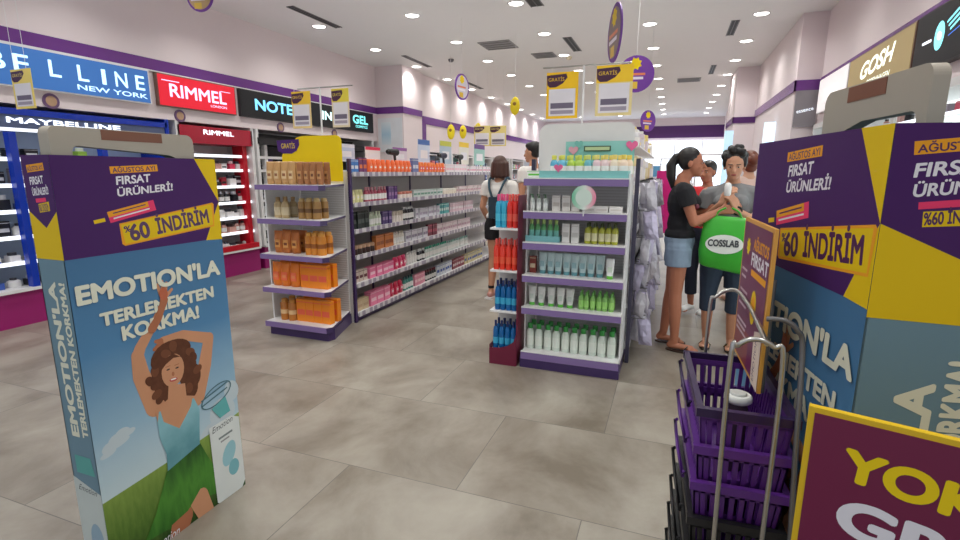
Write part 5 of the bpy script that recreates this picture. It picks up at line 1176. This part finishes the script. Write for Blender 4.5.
    if bottom:
        c = MB(); g = .012 * s
        c.ell(D['pel'], (pw * s + g, .11 * s * bw + g, .115 * s), WHITE); c.cap(D['hipR'] + V((0, 0, .0)), .09 * s * bw + g, D['hipL'], .09 * s * bw + g)
        for q in 'RL':
            c.cap(D['pel'].lerp(D['hip' + q], .6), .1 * s * bw + g, D['hip' + q].lerp(D['kn' + q], .1), .088 * s * bw + g); e = D['hip' + q].lerp(D['kn' + q], min(short, 1))
            rr = .092 * s * bw + g
            if short <= 1: c.cone(D['hip' + q], rr, e, (.09 if short < .6 else .062) * s * bw + g, WHITE, 16)
            else:
                c.chain([(D['hip' + q], rr), (D['hip' + q].lerp(D['kn' + q], .5), .073 * s * bw + g), (D['kn' + q], .055 * s + g)])
                c.cone(D['kn' + q], .055 * s + g, D['kn' + q].lerp(D['an' + q], short - 1), .052 * s + g, WHITE, 14)
        c.remesh(bottom[1], bottom[0], voxel * 1.1, 2, t)
    if hair:
        c = MB(); kind, hm = hair
        c.ell(hp(0, -.026, .044), (.08 * s, .09 * s, .083 * s), WHITE, 18, HR)
        if kind == 'ponytail':
            c.ell(hp(0, -.03, .02), (.079 * s, .075 * s, .085 * s), WHITE, 16, HR); c.ell(hp(0, -.115, .05), (.03 * s, .03 * s, .03 * s), WHITE, 10, HR)
            c.chain([(hp(0, -.125, .045), .03 * s), (hp(0, -.155, -.02), .04 * s), (hp(0, -.15, -.10), .038 * s), (hp(0, -.13, -.19), .02 * s)])
        elif kind == 'bob':
            for k in range(9):
                a = R(20 + 320 * k / 8 - 90 + 20) if False else R(150 + 240 * k / 8)
                p = V((math.cos(a + math.pi * 0) * .068, math.sin(a) * .07 - .02, 0))
                c.cap(hp(p.x, p.y, .03), .034 * s, hp(p.x * 1.22, p.y * 1.2, -.10), .03 * s)
            c.ell(hp(0, -.05, -.03), (.085 * s, .065 * s, .1 * s), WHITE, 16, HR)
        elif kind == 'updo':
            for k in range(16):
                a = k * 2.4; rr = .045 + .02 * (k % 3) / 2; c.ell(hp(rr * math.cos(a) * 1.25, -.02 + rr * math.sin(a), .09 + .018 * ((k * 5) % 4) - .25 * rr), (.03 * s, .03 * s, .03 * s), WHITE, 8, HR)
            for sx in (-1, 1): c.ell(hp(sx * .07, -.02, .03), (.022 * s, .05 * s, .05 * s), WHITE, 10, HR)
        elif kind == 'short':
            c.ell(hp(0, .0, .075), (.072 * s, .085 * s, .045 * s), WHITE, 14, HR); c.ell(hp(0, -.045, .0), (.074 * s, .06 * s, .06 * s), WHITE, 14, HR)
        elif kind == 'bun':
            c.ell(hp(0, -.1, .02), (.065 * s, .06 * s, .06 * s), WHITE, 12, HR); c.ell(hp(0, -.06, -.05), (.07 * s, .05 * s, .06 * s), WHITE, 12, HR); c.ell(hp(0, -.03, .0), (.078 * s, .07 * s, .07 * s), WHITE, 12, HR)
        c.remesh('hair', hm, voxel, 1, t)
    return t, D, s
def sandal(t, D, s, q, m, sole):
    f_ = (D['to' + q] - D['an' + q]); f_.z = 0; f_.normalize(); lat = V((f_.y, -f_.x, 0)); a = D['an' + q]; a0 = V((a.x, a.y, a.z - .08 * s)); L0 = a0 - f_ * .065 * s; L1 = V((D['to' + q].x, D['to' + q].y, a0.z)) + f_ * .025 * s
    n = 14; pts = []
    for k in range(n):
        an = 2 * math.pi * k / n; u = (math.cos(an) + 1) / 2; p = L0.lerp(L1, u) + lat * math.sin(an) * (.038 + .01 * u) * s; pts.append((p.x, p.y))
    o = MB().prism(pts, a0.z - .012, a0.z + .002, sole).build('sandal_sole', t)
    MB().tube([L0.lerp(L1, .55) + lat * .045 * s + V((0, 0, .01)), L0.lerp(L1, .66) + lat * .02 * s + V((0, 0, .046)), L0.lerp(L1, .72) + V((0, 0, .046)), L0.lerp(L1, .66) - lat * .02 * s + V((0, 0, .046)), L0.lerp(L1, .55) - lat * .045 * s + V((0, 0, .01))], .005, m, 6).build('sandal_strap', t)

# woman in black, seen from the side, facing right and reaching towards the other woman (local +y is her front)
rz1_ = R(-90)
W1, D1, s1 = person('person', (.09, 4.52, .012), rz1_, 1.68, 'woman with black ponytail in black t-shirt and pale denim shorts', 
    J=dict(shR=(.17, .0, 1.33), elR=(.19, .09, 1.08), wrR=(.10, .275, 1.17), shL=(-.16, 0, 1.33), elL=(-.17, .08, 1.09), wrL=(-.1, .26, 1.20), knR=(.08, .0, .48), anR=(.075, .02, .08), toR=(.11, .19, .022), anL=(-.1, -.07, .09), toL=(-.1, .09, .024), knL=(-.09, -.03, .48), head=(0, .05, 1.535)),
    skin=SKD, voxel=.0065, head_turn=R(-4), top=(mat('black_cotton', (22, 21, 26), .85), 't_shirt'), sleeve=.5, bottom=(DEN, 'denim_shorts'), short=.38, hair=('ponytail', HB),
    hand_cfg=dict(R=((-.25, 1, .15), (-1, 0, 0), 1, .4), L=((.2, 1, .1), (1, 0, 0), -1, .4)))
for q in 'RL': sandal(W1, D1, s1, q, BLACK, C_((60, 40, 32)))
MB().cap((.12, .105, 1.22), .022, (.03, .112, 1.24), .02, C_((110, 40, 60))).build('shirt_print', W1)
# woman in grey facing the camera
ang = R(180 - 6)
W2, D2, s2 = person('person', (.47, 4.68, .012), ang, 1.68, 'woman with curly dark updo in grey t-shirt and dark capri trousers', 
    J=dict(shR=(.178, 0, 1.285), elR=(.215, .03, 1.05), wrR=(.07, .20, 1.22), shL=(-.178, 0, 1.295), elL=(-.235, .04, 1.05), wrL=(-.05, .21, 1.17), head=(0, .06, 1.515), anR=(.1, -.03, .08), anL=(-.09, -.05, .08), knR=(.11, .03, .46), knL=(-.09, .04, .46)),
    skin=SKN, voxel=.0065, head_tilt=R(-8), top=(mat('grey_cotton', (134, 134, 136), .85, var=.1), 't_shirt'), sleeve=.52, bottom=(DKB, 'capri_trousers'), short=1.38, hair=('updo', HB), bw=1.18,
    hand_cfg=dict(R=((-.45, .25, .85), (-.6, -.5, 0), 1, .7), L=((.35, .3, .8), (.6, -.5, 0), -1, .7)))
for q in 'RL': sandal(W2, D2, s2, q, C_((90, 80, 40)), C_((50, 44, 36)))
MB().tube([D2['wrL'] + V((.03 * math.cos(a), .0 + .012 * math.sin(a), .03 * math.sin(a))) for a in [2 * math.pi * k / 14 for k in range(14)]], .009, BLACK, 6, closed=True).build('wristwatch', W2)
# white product in her hands (world coordinates)
hw = W2.matrix_basis @ V((.0, .32, 1.31))
t = empty('white_jar', (hw.x - .03, hw.y - .0, hw.z), 0, 'small white rounded bottle held between the two women', 'bottle')
MB().lathe([(.016, 0), (.026, .01), (.027, .07), (.02, .095), (.006, .102)], mat('white_gloss', (240, 238, 236), .25), 16).build('body', t)
# green shopping bag
gbp = at(725, 262, 4.48)
t = empty('green_shopping_bag', (.43, 4.38, .73), R(-6), 'green plastic shopping bag with white oval print held in front of the grey shirted woman', 'bag')
GB = mat('green_plastic', (60, 176, 50), .35, var=.12, scale=10)
b = MB(); n = 14; rings = []
for z, hx, hy in ((0, .15, .02), (.02, .185, .05), (.15, .19, .062), (.3, .18, .05), (.4, .172, .025), (.43, .15, .012)):
    ring = []
    for k in range(28):
        a = 2 * math.pi * k / 28; e = 1 + .03 * math.sin(5 * a + z * 30)
        cx = math.copysign(abs(math.cos(a)) ** .55, math.cos(a)); cy = math.copysign(abs(math.sin(a)) ** .8, math.sin(a))
        ring.append((cx * hx * e, cy * hy * e, z - .05 * (cx * .5 - .1) * (1 if z < .1 else .3)))
    rings.append(ring)
vs = sum(rings, []); fs = [(j * 28 + k, j * 28 + (k + 1) % 28, (j + 1) * 28 + (k + 1) % 28, (j + 1) * 28 + k) for j in range(5) for k in range(28)] + [tuple(range(28))[::-1], tuple(range(140, 168))]
b.add(vs, fs, GB, True).build('bag_body', t)
F = Face((-.19, -.074, .42), (1, 0, 0), (0, 0, -1), (0, -1, 0))
ov = MB(); ring = [(.135 * math.cos(2 * math.pi * k / 32) - .01, .075 * math.sin(2 * math.pi * k / 32) + .22) for k in range(32)]
ov.add([(x, -.066 - .004 * math.cos(x * 8), z) for x, z in ring] + [(-.01, -.074, .22)], [(i, (i + 1) % 32, 32) for i in range(32)], C_((232, 234, 228)), True).build('white_oval', t)
text_obj('lettering', 'COSSLAB', C_((70, 72, 76)), (-.19, -.0755, .42), (1, 0, 0), (0, 0, -1), (0, -1, 0), .065, .215, .05, .215, 0, .04, t)
hb = MB()
for sx in (-1, 1): hb.tube(smooth_path([(sx * .10, 0, .41), (sx * .07, -.01, .47), (sx * .02, -.02, .50)]), .008, GB, 6)
hb.build('handle', t)
# girl with bob seen from behind
G1, DG, sg = person('person', (-1.86, 5.62, .02), R(-8), 1.66, 'girl with brown bob in white t-shirt and black shorts, seen from behind', 
    J=dict(elL=(-.21, -.03, 1.07), wrL=(-.19, .09, .9)), skin=SKN, voxel=.008, top=(mat('white_cotton', (230, 224, 220), .85), 't_shirt'), sleeve=.5, bottom=(mat('black_shorts', (20, 20, 26), .8), 'shorts'), short=.42, hair=('bob', HBR))
for q in 'RL':
    f0 = DG['an' + q]; MB().cap((f0.x, f0.y - .03, f0.z - .045), .036, (f0.x, f0.y + .16, f0.z - .05), .034, C_((196, 140, 130))).prism([(f0.x - .045, f0.y - .08), (f0.x + .045, f0.y - .08), (f0.x + .045, f0.y + .2), (f0.x - .045, f0.y + .2)], -.02, .004, WHITE).build('trainer', G1)
    MB().lathe([(.037, f0.z + .03), (.037, f0.z + .06)], BLACK, 14, c=(f0.x, f0.y)).build('ankle_band', G1)
for sx in (-1, 1):
    MB().tube(smooth_path([(sx * .10, .07, 1.36), (sx * .105, .0, 1.415), (sx * .10, -.08, 1.38), (sx * .07, -.125, 1.28), (sx * .03, -.135, 1.19)]), .014, mat('teal_strap', (44, 72, 88), .7), 6).build('shoulder_strap', G1)
MB().cbox(-.06, .06, -.19, -.12, .96, 1.2, mat('dark_bag', (40, 60, 76), .7), .02).build('small_backpack', G1)
# man
M1, DM, sm_ = person('person', (-1.66, 6.35, .015), R(60), 1.86, 'man with short dark hair in white t-shirt, behind the girl', skin=SKN, voxel=.009, female=False, top=(mat('white_cotton', (230, 224, 220), .85), 't_shirt'), bottom=(mat('charcoal_trousers', (46, 48, 56), .8), 'trousers'), short=1.9, hair=('short', HB), head_turn=R(15))
# person in red between the women
P3, D3, s3 = person('person', (.34, 5.75, .02), R(150), 1.60, 'dark haired person in red top mostly hidden between the two women', skin=SKD, voxel=.01, top=(mat('red_cotton', (214, 40, 50), .8), 't_shirt'), bottom=(mat('navy_trousers', (30, 34, 50), .8), 'trousers'), short=1.7, hair=('short', HB),
    J=dict(elR=(.2, .06, 1.1), wrR=(.12, .2, 1.25)))
for q in 'RL':
    f0 = D3['an' + q]; f1 = D3['to' + q]; MB().cap((f0.x, f0.y - .02, f0.z - .04), .038, (f1.x, f1.y - .01, f0.z - .045), .036, C_((232, 230, 228))).build('trainer', P3)
P4, D4, s4 = person('person', (.80, 6.5, .0), R(20), 1.74, 'auburn haired person in pale top behind the woman in grey', skin=SKL, voxel=.01, top=(mat('peach_cotton', (226, 196, 184), .8), 't_shirt'), bottom=(mat('navy_trousers', (30, 34, 50), .8), 'trousers'), short=1.8, hair=('bun', HAU))
print('objects', len(bpy.data.objects))
